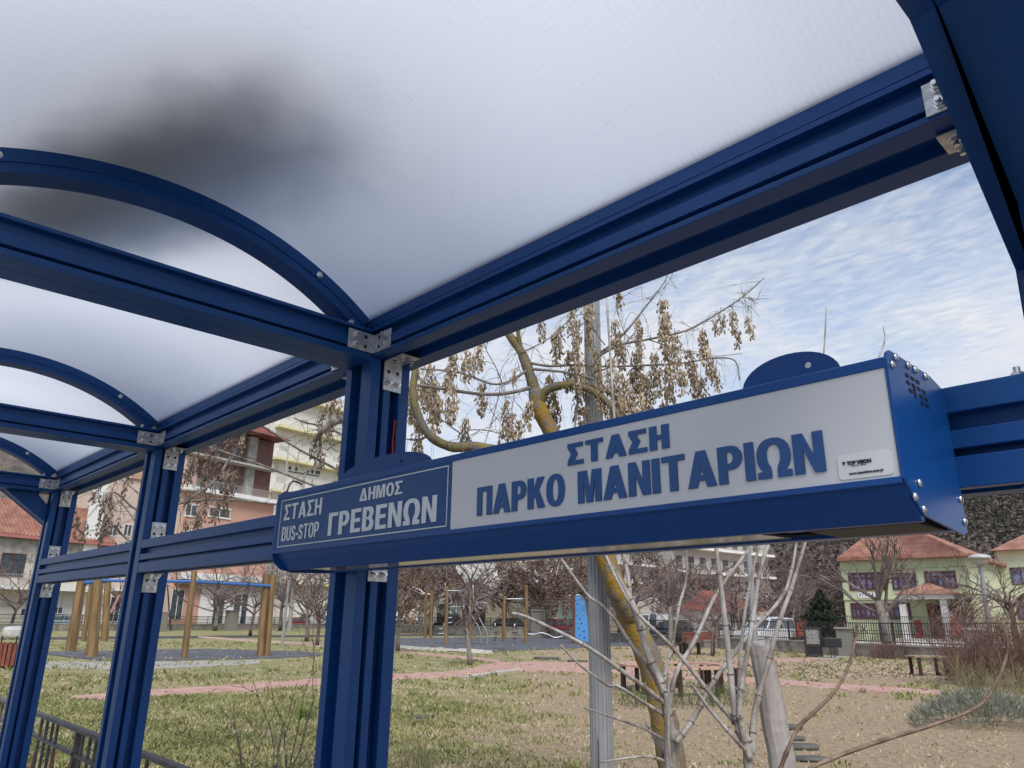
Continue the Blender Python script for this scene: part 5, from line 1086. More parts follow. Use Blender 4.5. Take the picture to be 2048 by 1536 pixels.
fg.slab(MB(), a0 - .5, a1 + .5, 0, .58, .003, 3.4).build('porch_floor', wallm('marble_steps', (0.62, 0.61, 0.62)), hG)
RJ = mat('red_plastic', (0.50, 0.03, 0.02), .5)
a = r_(1841, 1240)[0]; m = MB(); fg.slab(m, a - .12, a + .25, .6, 1.9, 1.0, 1.4); tag(m.build('red_hose_cabinet', RJ), 'tall red cabinet beside the left porch column of the school', 'cabinet')
a = r_(1928, 1240)[0]; m = MB(); fg.slab(m, a - .30, a + .45, 1.0, 1.6, 2.6, 3.1); fg.slab(m, a - .30, a, 1.6, 2.2, 2.6, 2.75); fg.slab(m, a - .28, a - .2, 0.02, 1.0, 2.62, 2.7); fg.slab(m, a + .35, a + .43, 0.02, 1.0, 2.62, 2.7); tag(m.build('red_chair', RJ), 'red seat shaped object beside the right porch column of the school', 'chair')
# next building at the right edge
fr_ = Fac(2026, 68, 2200, -722); hR = thing('school_annex', 'second pale building with red roof edge at the right margin', 'building', fr_.P); zR = row(fr_, 2040, 1100); block(fr_, hR, zR, 11, wallm('cream_green_render', (0.55, 0.60, 0.44)))
m = MB(); m.add([fr_.pt(-.4, zR, .6), fr_.pt(fr_.L + 1, zR, 1.0), fr_.pt(fr_.L + 1, zR, -12), fr_.pt(-.4, zR, -12), fr_.pt(3, zR + 2.4, -5), fr_.pt(fr_.L - 3, zR + 2.4, -5)], [(0, 1, 5, 4), (1, 2, 5), (2, 3, 4, 5), (3, 0, 4), (3, 2, 1, 0)]); m.build('roof', TILE, hR)
for y0, y1 in ((1135, 1170), (1205, 1240)):
    for k in range(3): zz = row(fr_, 2030, y1); window(fr_, hR, .8 + 3 * k, 3.2 + 3 * k, zz, row(fr_, 2030, y0), fm=BFRAME, gm=GLASSV, mull=2)

# ------------------------------------------------------------------ street wall, pillars and fences
def G3(px, py): p = G(px, py); return p
WP = [(-60, 1263), (330, 1261), (650, 1257), (800, 1266), (1050, 1273), (1300, 1288), (1500, 1300), (1690, 1311), (1960, 1328), (2250, 1350)]
STONEW = mat('rough_stone_wall', (0.14, 0.13, 0.105), .95, scale=2.2, bump=1.0, bscale=12, col2=(0.34, 0.315, 0.27), detail=8)
sw = thing('stone_wall', 'low grey rendered stone wall between the park and the street', 'wall', G3(650, 1257)); WH = [.62, .62, .75, .80, .62, .60, .60, .58, .62, .6]
fences = []
for i, (a, b) in enumerate(zip(WP[:-1], WP[1:])):
    A, B_ = G3(*a), G3(*b); d = B_ - A; n = Vector((-d.y, d.x, 0)).normalized() * .15; h = WH[i]
    MB().frame_box(A - n + d * .001, d * .998, n * 2, (0, 0, h)).build('wall_length', STONEW, sw)
    n2 = n * 1.3; MB().frame_box(A - n2 + d * .0015 + Vector((0, 0, h + .001)), d * .997, n2 * 2, (0, 0, .08)).build('coping', CONC, sw)
    fences.append((A, B_, h + .081))
nb_total = 0
FL = ['dark metal fence on the wall behind the left bench and bin', 'dark metal fence on the wall behind the swings', 'dark metal fence on the wall beside the second post', 'dark metal fence on the wall behind the playground start', 'dark metal fence on the wall in front of the red car', 'dark metal fence on the wall in front of the dark parked car', 'dark metal fence on the wall in front of the white estate car', 'dark metal fence on the wall in front of the green school', 'dark metal fence on the wall at the right edge']
for i, (A, B_, z0) in enumerate(fences):
    d = B_ - A; L = d.length; u = d / L; n = Vector((-u.y, u.x, 0)) * .02; fh = 1.0 if i > 3 else .85
    fo = thing('metal_fence', FL[i], 'fence', A + Vector((0, 0, z0)), 'fences on the street wall'); m = MB()
    m.frame_box(A - n + Vector((0, 0, z0 + fh - .05)), d, n * 2, (0, 0, .05)); m.frame_box(A - n + Vector((0, 0, z0 + .08)), d, n * 2, (0, 0, .05)); m.frame_box(A - n + Vector((0, 0, z0 + .45)), d, n * 2, (0, 0, .035)); m.build('rails', DARKMETAL, fo)
    bm_ = MB(); k = .15 if L < 60 else .2; cnt = int(L / k)
    for j in range(cnt): p = A + u * (j * k + .05) + Vector((0, 0, z0)); bm_.frame_box(p - u * .012, u * .024, n * .9, (0, 0, fh - .051))
    tag(bm_.build('bars', DARKMETAL, fo), kind='stuff')
    for j in range(int(L / 3.2)): p = A + u * (j * 3.2 + .1) + Vector((0, 0, z0)); MB().frame_box(p - u * .035 - n, u * .07, n * 2, (0, 0, fh + .05)).build('fence_post', DARKMETAL, fo)
    for j in range(int(L / 3.2)):
        p = A + u * (j * 3.2 + 1.2) + Vector((0, 0, z0 + .46)); q = MB(); q.frame_box(p, u * .05, n * .8, u * .5 + Vector((0, 0, .42))); q.frame_box(p + u * .5, u * .05, n * .8, -u * .5 + Vector((0, 0, .42))); q.build('cross_ornament', DARKMETAL, fo)
# stone pillars standing in the wall line, each from separate stones
PST = mat('pillar_stone', (0.17, 0.155, 0.125), .95, scale=3, bump=.8, bscale=20, col2=(0.36, 0.33, 0.28)); MORT = mat('mortar', (0.22, 0.21, 0.19), .95)
stn = [MB().box(-.5, .5, -.5, .5, -.5, .5).mesh('stone', PST)]
def pillar(px, py, wpx, pytop, label, cap=True):
    b = G(px, py); t_ = thing('stone_pillar', label, 'pillar', b, 'stone pillars of the street wall'); zt = top_z(b, pytop); wd = wpx / F_PX * (b - EYE).dot(FW) * .95
    u = hdir(2200); n = Vector((-u.y, u.x, 0)); an = math.atan2(u.y, u.x); MB().frame_box(b - u * wd / 2 + n * -wd / 2, u * wd, n * wd, (0, 0, zt)).build('core', MORT, t_)
    if cap: MB().frame_box(b - u * (wd / 2 + .08) - n * (wd / 2 + .08) + Vector((0, 0, zt + .001)), u * (wd + .16), n * (wd + .16), (0, 0, .10)).build('cap', CONC, t_)
    rows = max(4, int(zt / .17)); hr = zt / rows
    for r2 in range(rows):
        k = 3
        for c in range(k):
            off = (c + .5) / k - .5 + (.08 if r2 % 2 else -.04); 
            if abs(off) > .42: off = .42 * (1 if off > 0 else -1)
            for face in (1, -1):
                pos = b + u * (off * wd) * .96 - n * (wd / 2) * face + Vector((0, 0, hr * (r2 + .5)))
                o = share('stone', stn[0], t_, pos, (0, 0, an), (wd / k * .86 * random.uniform(.85, 1.05), .07, hr * .84))
    return t_
pillar(1696, 1312, 27, 1258, 'stone pillar with flat cap beside the black grill and info board'); pillar(1958, 1330, 29, 1260, 'stone pillar at the right end of the school fence beside the brown bushes')
pillar(1078, 1276, 22, 1222, 'stone pillar between the dark car and the red car'); pillar(460, 1262, 18, 1222, 'stone pillar behind the swing posts'); pillar(318, 1263, 18, 1225, 'stone pillar seen between the second and third shelter posts'); pillar(1425, 1296, 24, 1238, 'stone pillar behind the red bench')
tag(MB().frame_box(base(1050, 84) - hdir(2500) * 150, hdir(2500) * 300, FW * 9, (0, 0, .003)).build('street', ASPHALT), kind='structure')
# school yard wall and second fence
yp = base(1600, 50); MB_ = MB().frame_box(base(1598, 50), base(1696, 50) - base(1598, 50), FW * .25, (0, 0, top_z(base(1640, 50), 1243))); tag(MB_.build('brick_wall', wallm('red_brick_wall', (0.20, 0.05, 0.035), (0.32, 0.10, 0.075), 3)), 'long low red wall behind the dark conifer and info board', 'wall')
fo = thing('metal_fence', 'taller thin fence directly in front of the green school', 'fence', base(1690, 54)); m = MB(); A = base(1640, 53); B_ = base(2040, 53); d = B_ - A; L = d.length; u = d / L
zt = top_z(A, 1232)
for j in range(int(L / .14)): m.frame_box(A + u * j * .14, u * .025, FW * .025, (0, 0, zt))
m.frame_box(A + Vector((0, 0, zt)), d, FW * .03, (0, 0, .04)); m.frame_box(A + Vector((0, 0, zt * .55)), d, FW * .031, (0, 0, .04)); tag(m.build('bars', DARKMETAL, fo), kind='stuff')
MB().frame_box(A - FW * .1, d, FW * .3, (0, 0, .5)).build('plinth', wallm('marble_plinth', (0.60, 0.58, 0.57)), fo)

# ------------------------------------------------------------------ parked cars
TYRE = mat('tyre_rubber', (0.02, 0.02, 0.02), .8); RIM = mat('alloy_rim', (0.35, 0.36, 0.37), .35, metal=.7); CGLASS = mat('car_glass', (0.05, 0.06, 0.07), .08, scale=1, col2=(0.14, 0.17, 0.18)); LRED = mat('tail_lamp', (0.45, 0.01, 0.01), .3); LWHT = mat('head_lamp', (0.7, 0.7, 0.68), .2); TRIMB = mat('black_trim', (0.02, 0.02, 0.02), .6)
PROF = {  # (x, z) side outlines, front at +x; body then roof/cabin
 'hatch': ([(-1.95, .28), (-2.0, .55), (-1.93, .95), (-1.0, 1.0), (.75, .98), (1.75, .80), (2.0, .60), (2.0, .30), (1.6, .22), (-1.6, .22)], [(-1.85, .95), (-1.45, 1.42), (-.2, 1.50), (.35, 1.42), (1.05, .97)]),
 'suv': ([(-2.15, .38), (-2.2, .7), (-2.15, 1.08), (-1.2, 1.12), (.9, 1.10), (1.95, .98), (2.15, .75), (2.15, .40), (1.8, .32), (-1.8, .32)], [(-2.1, 1.08), (-1.85, 1.68), (-.2, 1.75), (.45, 1.66), (1.1, 1.09)]),
 'van': ([(-2.5, .35), (-2.55, .8), (-2.5, 1.2), (-1.2, 1.2), (1.5, 1.2), (2.35, 1.0), (2.5, .75), (2.5, .38), (2.1, .3), (-2.1, .3)], [(-2.48, 1.2), (-2.42, 2.15), (-.2, 2.25), (1.0, 2.15), (1.75, 1.2)])}
def car(kind, paint, p, face, label, win=True, sc=1.0):
    t_ = thing('parked_car' if kind != 'van' else 'parked_van', label, 'car' if kind != 'van' else 'van', p, 'vehicles parked along the street'); body, cab = PROF[kind]; W = .86
    def P3(x, y, z): return face * x * sc + Vector((-face.y, face.x, 0)) * y * sc + Vector((0, 0, z * sc)) + p
    def loft(poly, ys, ins):
        m = MB(); n = len(poly)
        for y, k in zip(ys, ins):
            cx_ = sum(q[0] for q in poly) / n; cz_ = sum(q[1] for q in poly) / n
            for q in poly: m.v.append(tuple(P3(cx_ + (q[0] - cx_) * (1 - k * .25), y, cz_ + (q[1] - cz_) * (1 - k))))
        R_ = len(ys); m.f = [tuple(range(n))[::-1], tuple(range((R_ - 1) * n, R_ * n))] + [(r * n + i, r * n + (i + 1) % n, (r + 1) * n + (i + 1) % n, (r + 1) * n + i) for r in range(R_ - 1) for i in range(n)]
        return m
    loft(body, [-W, -W + .07, 0, W - .07, W], [.12, .0, .0, .0, .12]).build('body', paint, t_, bevel=.03)
    zb = cab[0][1]; m = MB(); n = len(cab)     # cabin tapers inwards towards the roof
    for sy in (-1, 1):
        for q in cab: m.v.append(tuple(P3(q[0], sy * (W - .05 - (q[1] - zb) * .24), q[1])))
    m.f = [tuple(range(n))[::-1], tuple(range(n, 2 * n))] + [(i, (i + 1) % n, n + (i + 1) % n, n + i) for i in range(n)]; m.build('cabin', paint, t_, bevel=.03)
    # side windows, windscreens
    zt = max(q[1] for q in cab) - .10; lx = cab[1][0]; rx = cab[-2][0]; bx = cab[0][0]; fx = cab[-1][0]
    for sy in (-1, 1):
        for (u0, u1) in (((.04, .46), (.50, .97)) if kind != 'van' else ((.70, .97),)):
            pts = []
            for u_, z in ((u0, zb + .03), (u1, zb + .03), (u1, zt), (u0, zt)):
                k = (z - zb) / (zt - zb); x = (bx + (fx - bx) * u_) * (1 - k) + (lx + (rx - lx + .1) * u_) * k; pts.append(P3(x, sy * (W - .045 - (z - zb) * .24) + sy * .004, z))
            MB().prism(pts, (P3(0, sy * .004, 0) - P3(0, 0, 0))).build('window', CGLASS, t_)
    for (a, b, nm) in ((cab[-1], cab[-2], 'windscreen'), (cab[0], cab[1], 'rear_window')):
        s_ = 1 if nm == 'windscreen' else -1; pts = []
        for k, y in ((.08, -1), (.08, 1), (.88, 1), (.88, -1)):
            z = a[1] + (b[1] - a[1]) * k; x = a[0] + (b[0] - a[0]) * k + s_ * .006; pts.append(P3(x, y * (W - .14 - (z - zb) * .24), z))
        MB().prism(pts, P3(s_ * .006, 0, .003) - P3(0, 0, 0)).build(nm, CGLASS, t_)
    for x in (-.62 * body[0][0] * -1 * 1.0, .64 * body[6][0]):
        for sy in (-1, 1):
            c = P3(x, sy * (W - .10), .32); ax = P3(0, sy, 0) - P3(0, 0, 0); wh = MB().lathe(c, ax, [(0, .30 * sc), (.03, .33 * sc), (.15, .33 * sc), (.17, .30 * sc)], 16).build('wheel', TYRE, t_); MB().lathe(c + ax.normalized() * .171, ax, [(0, .19 * sc), (.01, .17 * sc)], 10).build('rim', RIM, wh)
    for sy in (-1, 1):
        MB().frame_box(P3(body[5][0] - .05, sy * .62 - .16, .62 if kind == 'hatch' else .78), P3(.12, 0, 0) - P3(0, 0, 0), P3(0, .32, 0) - P3(0, 0, 0), (0, 0, .15)).build('headlight', LWHT, t_)
        MB().frame_box(P3(body[1][0] - .02, sy * .70 - .12, .72 if kind == 'hatch' else .85), P3(.1, 0, 0) - P3(0, 0, 0), P3(0, .24, 0) - P3(0, 0, 0), (0, 0, .34)).build('tail_light', LRED, t_)
    MB().frame_box(P3(body[1][0] - .03, -.26, .50), P3(.05, 0, 0) - P3(0, 0, 0), P3(0, .52, 0) - P3(0, 0, 0), (0, 0, .12)).build('number_plate', WFRAME, t_)
    MB().frame_box(P3(body[1][0] - .02, -.8, .30), P3(.1, 0, 0) - P3(0, 0, 0), P3(0, 1.6, 0) - P3(0, 0, 0), (0, 0, .14)).build('bumper', TRIMB, t_)
    return t_
def paint(n, c): return mat(n, c, .25, var=.03, coat=.5)
PW_, PK, PR, PB, PG = paint('white_car_paint', (0.62, 0.63, 0.64)), paint('black_car_paint', (0.012, 0.013, 0.016)), paint('red_car_paint', (0.32, 0.02, 0.025)), paint('pale_blue_car_paint', (0.30, 0.40, 0.44)), paint('dark_grey_car_paint', (0.03, 0.032, 0.035))
left = -hdir(2300)
WVX = [q[0] for q in WP]; WVV = [(G(*q) - EYE).dot(FW) for q in WP]
def street(px, add=4.0): return base(px, float(np.interp(px, WVX, WVV)) + add)
car('hatch', PB, street(108), left, 'pale blue hatchback behind the bin at far left')
car('hatch', PG, street(440), left, 'dark grey hatchback parked behind the swings', sc=1.1)
car('hatch', PR, street(590), left, 'small red car partly hidden beside the grey pole left of the thick post')
car('van', PW_, street(632), -left, 'white van directly left of the thick post')
car('hatch', PW_, street(806), left, 'small white car just right of the thick post')
car('suv', PK, street(912), left, 'big black off road car behind the climbing bars', sc=1.25)
car('hatch', PK, street(1010), left, 'black hatchback with pale windscreen behind the leaning young tree', sc=1.15)
car('hatch', PR, street(1108), left, 'bright red car beside the shop shutters', sc=1.1)
car('van', PW_, street(1302), left, 'white van parked between the lichen trunk and the pollarded tree')
car('hatch', PG, street(1345), left, 'dark car with pale bonnet behind the pollarded tree', sc=1.1)
car('suv', PW_, street(1535), -hdir(2900), 'white estate car parked left of the info board', sc=1.12)
car('hatch', PW_, street(1425, 4.5), left, 'white hatchback parked behind the red bench and stone pillar', sc=1.05)
car('suv', PW_, street(1180), left, 'white car hidden between the blue climbing wall and the lamp post')

# ------------------------------------------------------------------ swing frame
sg = thing('swing_frame', 'timber swing frame with light blue top bars on the left playground', 'swing frame', G(370, 1315))
def gpost(par, pxb, pyb, pxt, pyt, wpx, m_=WOOD, name='post', k=6, dist=None):
    b = G(pxb, pyb); D = (b - EYE).dot(FW); t_ = at(pxt, pyt, D); r_ = wpx / 2 / F_PX * D * .97
    MB().tube([b, b + (t_ - b) * .5, t_], [r_ * 1.08, r_, r_ * .92], k).build(name, m_, par); return b, t_
gpost(sg, 141, 1303, 164, 1160, 19); gpost(sg, 183, 1315, 197, 1159, 20); gpost(sg, 209, 1283, 216, 1163, 13); gpost(sg, 167, 1283, 183, 1165, 9)
gpost(sg, 368, 1317, 389, 1142, 12); gpost(sg, 521, 1313, 533, 1148, 14); gpost(sg, 534, 1313, 546, 1150, 11)
def bar3(par, a, b, r_, m_, name='bar', k=8):
    return MB().tube([a, b], r_, k).build(name, m_, par)
Dp = (G(368, 1317) - EYE).dot(FW); Dl = (G(183, 1315) - EYE).dot(FW); Dr = (G(525, 1313) - EYE).dot(FW); Dz = (G(141, 1303) - EYE).dot(FW)
bar3(sg, at(196, 1161, Dl), at(388, 1163, Dp), .062, BARBLUE, 'top_bar'); bar3(sg, at(388, 1163, Dp), at(542, 1172, Dr), .062, BARBLUE, 'top_bar'); bar3(sg, at(164, 1166, Dz), at(216, 1161, Dz), .10, BARBLUE, 'top_bar')
for px in (437, 497): MB().tube([at(px, 1160 + (px - 388) * .058, Dp), at(px, 1178, Dp)], .05, 6).build('bar_clamp', DARKMETAL, sg)
bar3(sg, at(239, 1190, Dl + 4), at(222, 1225, Dl + 4), .05, mat('pink_paint', (0.5, 0.25, 0.25), .5), 'swing_hanger')
# ------------------------------------------------------------------ climbing frame
cf = thing('climbing_frame', 'large timber and steel climbing frame with wavy rails on the dark playground', 'climbing frame', G(940, 1290))
for a in ((850, 1276, 853, 1180, 6), (861, 1277, 864, 1180, 6), (892, 1290, 894, 1172, 6.5), (940, 1284, 941, 1178, 6), (1007, 1284, 1009, 1192, 7.5), (1052, 1286, 1053, 1170, 6.5)): gpost(cf, *a)
def Dg(px, py): return (G(px, py) - EYE).dot(FW)
def steel(pts, D, r_, par=None, name='steel_rail', m_=None): return MB().tube(spline([at(x, y, D) for x, y in pts], 6), r_, 7).build(name, m_ or STEEL, par or cf, smooth=True)
D_ = Dg(892, 1290); steel([(886, 1181), (927, 1182)], D_, .045); steel([(897, 1214), (931, 1213)], D_, .045); steel([(890, 1166), (892, 1200), (889, 1270), (890, 1292)], D_, .035)
for y in (1225, 1236, 1246): steel([(896, y), (904, y - 1)], D_, .04)
steel([(878, 1257), (886, 1256), (888, 1247)], D_, .04); steel([(876, 1268), (888, 1267)], D_, .04)
D_ = Dg(960, 1290); steel([(946, 1170), (947, 1200), (952, 1222), (962, 1243), (972, 1262), (975, 1278), (975, 1292)], D_, .055); steel([(938, 1213), (944, 1232), (956, 1252), (961, 1268), (962, 1290)], D_, .05)
D_ = Dg(1007, 1286); steel([(945, 1205), (979, 1206)], D_, .05); steel([(952, 1208), (962, 1217), (972, 1207), (975, 1213)], D_, .04); steel([(1010, 1198), (1048, 1198)], D_, .05)
steel([(825, 1174), (840, 1180), (848, 1186), (862, 1189)], Dg(850, 1276), .05, m_=mat('white_tube', (.65, .65, .62), .4)); steel([(822, 1178), (836, 1185), (850, 1189)], Dg(850, 1276), .04)
for (x, y0, y1) in ((990, 1282, 1246), (1029, 1288, 1247)):
    D_ = Dg(x, y0); p_ = steel([(x, y0), (x, y1)], D_, .05, name='step_pole')
    for k in range(3): y = y1 + 8 + 11 * k; MB().lathe(at(x, y, D_), (0, 0, 1), [(0, .2), (.05, .2)], 10).build('step_disc', DARKMETAL, p_)
steel([(1055, 1268), (1068, 1269), (1082, 1266), (1095, 1269), (1108, 1275), (1120, 1274), (1133, 1270)], Dg(1095, 1290), .055, name='wavy_beam')
ct = mat('black_tube', (0.02, 0.02, 0.02), .5); steel([(1061, 1235), (1061, 1212), (1090, 1212), (1092, 1260)], Dg(1075, 1284), .05, m_=ct, name='black_hoop')
for (x, y) in ((957, 1289), (995, 1289), (1000, 1298), (1013, 1301), (925, 1288)):
    slab(x, y, 1.0, .45, .8, {957: 'black rubber step under the wavy rails', 995: 'black rubber plate behind the other plates right of the wavy rails', 1000: 'black rubber plate in the middle on the playground edge', 1013: 'black rubber plate nearest the path on the playground', 925: 'black rubber plate left of the wavy rails'}[x], None, .08)
cw = thing('climbing_wall', 'light blue climbing panel with dark holds on brown posts', 'climbing wall', G(1150, 1288)); Dc = Dg(1150, 1288)
o = [(1149, 1272), (1149, 1193), (1152, 1190), (1160, 1191), (1167, 1197), (1171, 1208), (1180, 1278), (1181, 1283), (1175, 1284), (1160, 1280)]
pn = MB().prism([at(x, y, Dc) for x, y in o], FW * .09).build('panel', mat('sky_blue_panel', (0.08, 0.28, 0.62), .4, var=.05), cw); hd = mat('hold', (0.03, 0.07, 0.20), .5); hy = mat('yellow_hold', (0.35, 0.42, 0.10), .5)
for i, (x, y) in enumerate(((1155, 1208), (1164, 1209), (1160, 1237), (1156, 1245), (1163, 1246), (1158, 1256), (1168, 1262), (1160, 1270), (1169, 1275), (1154, 1228), (1165, 1228))):
    MB().lathe(at(x, y, Dc - .012), -FW, [(0, .055), (.03, .05), (.05, .02)], 7).build('hold', hy if i in (1, 9, 10, 3) else hd, pn)
gpost(cw, 1147, 1288, 1148, 1190, 6, mat('brown_post', (0.13, 0.05, 0.03), .7))
edge = [at(x, y, Dc - .02) for x, y in ((1152, 1190), (1160, 1191), (1167, 1197), (1171, 1208), (1180, 1278))]; MB().tube(spline(edge, 4), .03, 6).build('edge_trim', STEEL, cw)

# ------------------------------------------------------------------ benches, tables, bins
def plank_bench(name, label, cat, b, u, L, seat_h, m_, legm, back=False, table=False, D=.42):
    t_ = thing(name, label, cat, b); n = Vector((-u.y, u.x, 0)); 
    def bx(a0, a1, c0, c1, z0, z1): return MB().frame_box(b + u * a0 + n * c0 + Vector((0, 0, z0)), u * (a1 - a0), n * (c1 - c0), (0, 0, z1 - z0))
    k = 4
    for i in range(k): bx(-L / 2, L / 2, D * (i / k - .5), D * ((i + .88) / k - .5), seat_h - .045, seat_h).build('plank', m_, t_)
    for a in (-L * .42, L * .42, 0):
        for c in (-D * .4, D * .4): bx(a - .04, a + .04, c - .04, c + .04, 0, seat_h - .046).build('leg', legm, t_)
    if back:
        for i in range(3): MB().frame_box(b + u * (-L / 2) + n * (D * .52 + .03 * i) + Vector((0, 0, seat_h + .12 + .13 * i)), u * L, n * .035, (0, 0, .11)).build('back_plank', m_, t_)
        for a in (-L * .42, L * .42): bx(a - .03, a + .03, D * .58, D * .64, seat_h - .3, seat_h + .5).build('back_post', legm, t_)
    return t_
u1 = hdir(1700); BW = mat('dark_bench_legs', (0.04, 0.022, 0.018), .7)
plank_bench('park_bench', 'faded red park bench with backrest near the street wall', 'bench', G(1398, 1309), -RT, 1.75, .62, REDWOOD, BW, back=True, D=.5)
plank_bench('garden_table', 'small dark table with objects on it left of the red bench', 'table', G(1362, 1307), RT, .8, .50, DARKMETAL, DARKMETAL)
m = MB(); p = G(1360, 1305); m.lathe(p + Vector((0, 0, .5)), (0, 0, 1), [(0, .16), (.25, .22), (.5, .2), (.55, .05)], 8); tag(m.build('black_bag', INK), 'black bag standing on the small dark table by the red bench', 'bag')
tb = plank_bench('wooden_table', 'long wooden table on dark legs at right in front of the wall', 'table', G(1885, 1352), RT, 2.0, .62, mat('pale_table_planks', (0.34, 0.25, 0.15), .8), BW, D=.7)
# curved picnic seat ring with table
rb = thing('curved_bench', 'curved pink wooden bench ring with dark legs behind the pale shoots', 'bench', G(1355, 1400)); c0 = G(1358, 1383); ring_pl = []
for k, (r0, r1, z, nm) in enumerate(((1.00, 1.13, .62, 'a'), (1.15, 1.28, .62, 'b'), (1.30, 1.43, .62, 'c'))):
    for i in range(10):
        a0, a1 = math.pi * 2 * i / 10 + .02, math.pi * 2 * (i + 1) / 10 - .02
        if i in (0,): continue
        q = [(c0.x + r * math.cos(a), c0.y + r * math.sin(a), z - .05) for r, a in ((r0, a0), (r1, a0), (r1, (a0 + a1) / 2), (r1, a1), (r0, a1), (r0, (a0 + a1) / 2))]
        MB().prism(q, (0, 0, .05)).build('plank', PINKWOOD, rb)
for i in range(10):
    a = math.pi * 2 * (i + .5) / 10
    for r in (1.03, 1.38): MB().box(c0.x + r * math.cos(a) - .035, c0.x + r * math.cos(a) + .035, c0.y + r * math.sin(a) - .035, c0.y + r * math.sin(a) + .035, 0, .569).build('leg', BW, rb)
# trash bin at the left edge
b = G(16, 1337); bn = thing('litter_bin', 'round litter bin with red brown slats and dark hood at the left edge', 'bin', b); Db = (b - EYE).dot(FW); rB = 19 / F_PX * Db; zt = top_z(b, 1286); hb = mat('bin_hood', (0.30, 0.30, 0.30), .4, col2=(0.55, 0.55, 0.54), scale=3)
for i in range(18):
    a = 2 * math.pi * i / 18; c = Vector((math.cos(a), math.sin(a), 0)); tt = Vector((-c.y, c.x, 0)); MB().frame_box(b + c * rB - tt * rB * .15 + Vector((0, 0, .08)), tt * rB * .30, c * .03, c * .05 + Vector((0, 0, zt - .08))).build('slat', REDWOOD, bn)
MB().lathe(b, (0, 0, 1), [(.05, rB * .92), (zt - .02, rB * .95)], 16).build('liner', INK, bn); MB().lathe(b, (0, 0, 1), [(zt + .22, rB * 1.12), (zt + .40, rB * 1.12), (zt + .47, rB * .9), (zt + .50, .05)], 18).build('hood', hb, bn)
for a in (.6, 2.7, 4.6): MB().tube([b + Vector((math.cos(a) * rB, math.sin(a) * rB, zt - .1)), b + Vector((math.cos(a) * rB, math.sin(a) * rB, zt + .23))], .02, 6).build('hood_post', DARKMETAL, bn)
# information board and grill
b = G(1630, 1314); ib = thing('information_board', 'dark framed upright information board with grey stone infill beside the white car', 'board', b); hB_ = top_z(b, 1254); wB = 33 / F_PX * (b - EYE).dot(FW); q = (RT * .98 + FW * .05).normalized()
for a in (-wB / 2, wB / 2 - .09): MB().frame_box(b + q * a, q * .09, FW * .09, (0, 0, hB_)).build('frame_post', DARKMETAL, ib)
for z in (.0, hB_ * .36, hB_ - .1): MB().frame_box(b - q * (wB / 2 - .092) + Vector((0, 0, z)), q * (wB - .184), FW * .085, (0, 0, .09)).build('crossbar', DARKMETAL, ib)
MB().frame_box(b - q * (wB / 2 - .1) + FW * .03 + Vector((0, 0, hB_ * .36 + .1)), q * (wB - .2), FW * .03, (0, 0, hB_ * .64 - .21)).build('panel', mat('weathered_notice', (0.10, 0.095, 0.09), .8, scale=12, col2=(0.30, 0.29, 0.27)), ib); MB().frame_box(b - q * (wB / 2 - .1) + FW * .03 + Vector((0, 0, .1)), q * (wB - .2), FW * .03, (0, 0, hB_ * .36 - .11)).build('lower_panel', INK, ib)
b = G(1670, 1317); gb = thing('waste_box', 'small black box bin on thin legs beside the stone pillar', 'bin', b); z0, z1 = top_z(b, 1295), top_z(b, 1276)
MB().frame_box(b - RT * .42 + Vector((0, 0, z0)), RT * .84, FW * .5, (0, 0, z1 - z0)).build('box', INK, gb, bevel=.03)
for a in (-.08, .08): MB().tube([b + RT * a + FW * .2, b + RT * a + FW * .2 + Vector((0, 0, z0))], .02, 6).build('leg', DARKMETAL, gb)
# small lamps and poles
def park_lamp(pxb, pyb, pxt, pyt, wpx, label, head='pan', m_=LAMPGREY):
    b = G(pxb, pyb); D = (b - EYE).dot(FW); t_ = at(pxt, pyt, D); r_ = wpx / 2 / F_PX * D; o = thing('park_lamp', label, 'lamp post', b, 'smaller lamp posts of the park')
    MB().tube([b, t_], [r_ * 1.15, r_ * .8], 8).build('pole', m_, o)
    if head == 'pan': MB().lathe(t_ - Vector((0, 0, .1)), (0, 0, 1), [(0, r_ * 1.5), (.25, r_ * 3.2), (.45, r_ * 3.4), (.47, r_ * 4.6), (.6, r_ * 4.4), (.75, r_ * 2.4), (.8, r_ * .5)], 14).build('lamp_head', mat('pale_lamp_head', (.45, .45, .44), .5) if 'pale_lamp_head' not in bpy.data.materials else bpy.data.materials['pale_lamp_head'], o, smooth=True)
    if head == 'box': MB().frame_box(t_ - RT * .35 - Vector((0, 0, .05)), RT * .7, FW * .4, (0, 0, .3)).build('lamp_head', CONC, o)
    return o
park_lamp(1985, 1300, 1961, 1128, 9, 'grey lamp with mushroom head in front of the school side wall')
park_lamp(1512, 1302, 1494, 1060, 12, 'tall pale grey pole behind the stump', None)
park_lamp(564, 1291, 578, 1160, 5, 'thin grey pole between the swings and the thick post', None)
park_lamp(18, 1256, 36, 1150, 4, 'thin dark lamp with box head in front of the low house', 'box', DARKMETAL)
park_lamp(341, 1262, 335, 1170, 3, 'thin dark pole behind the swing bar', None, DARKMETAL)

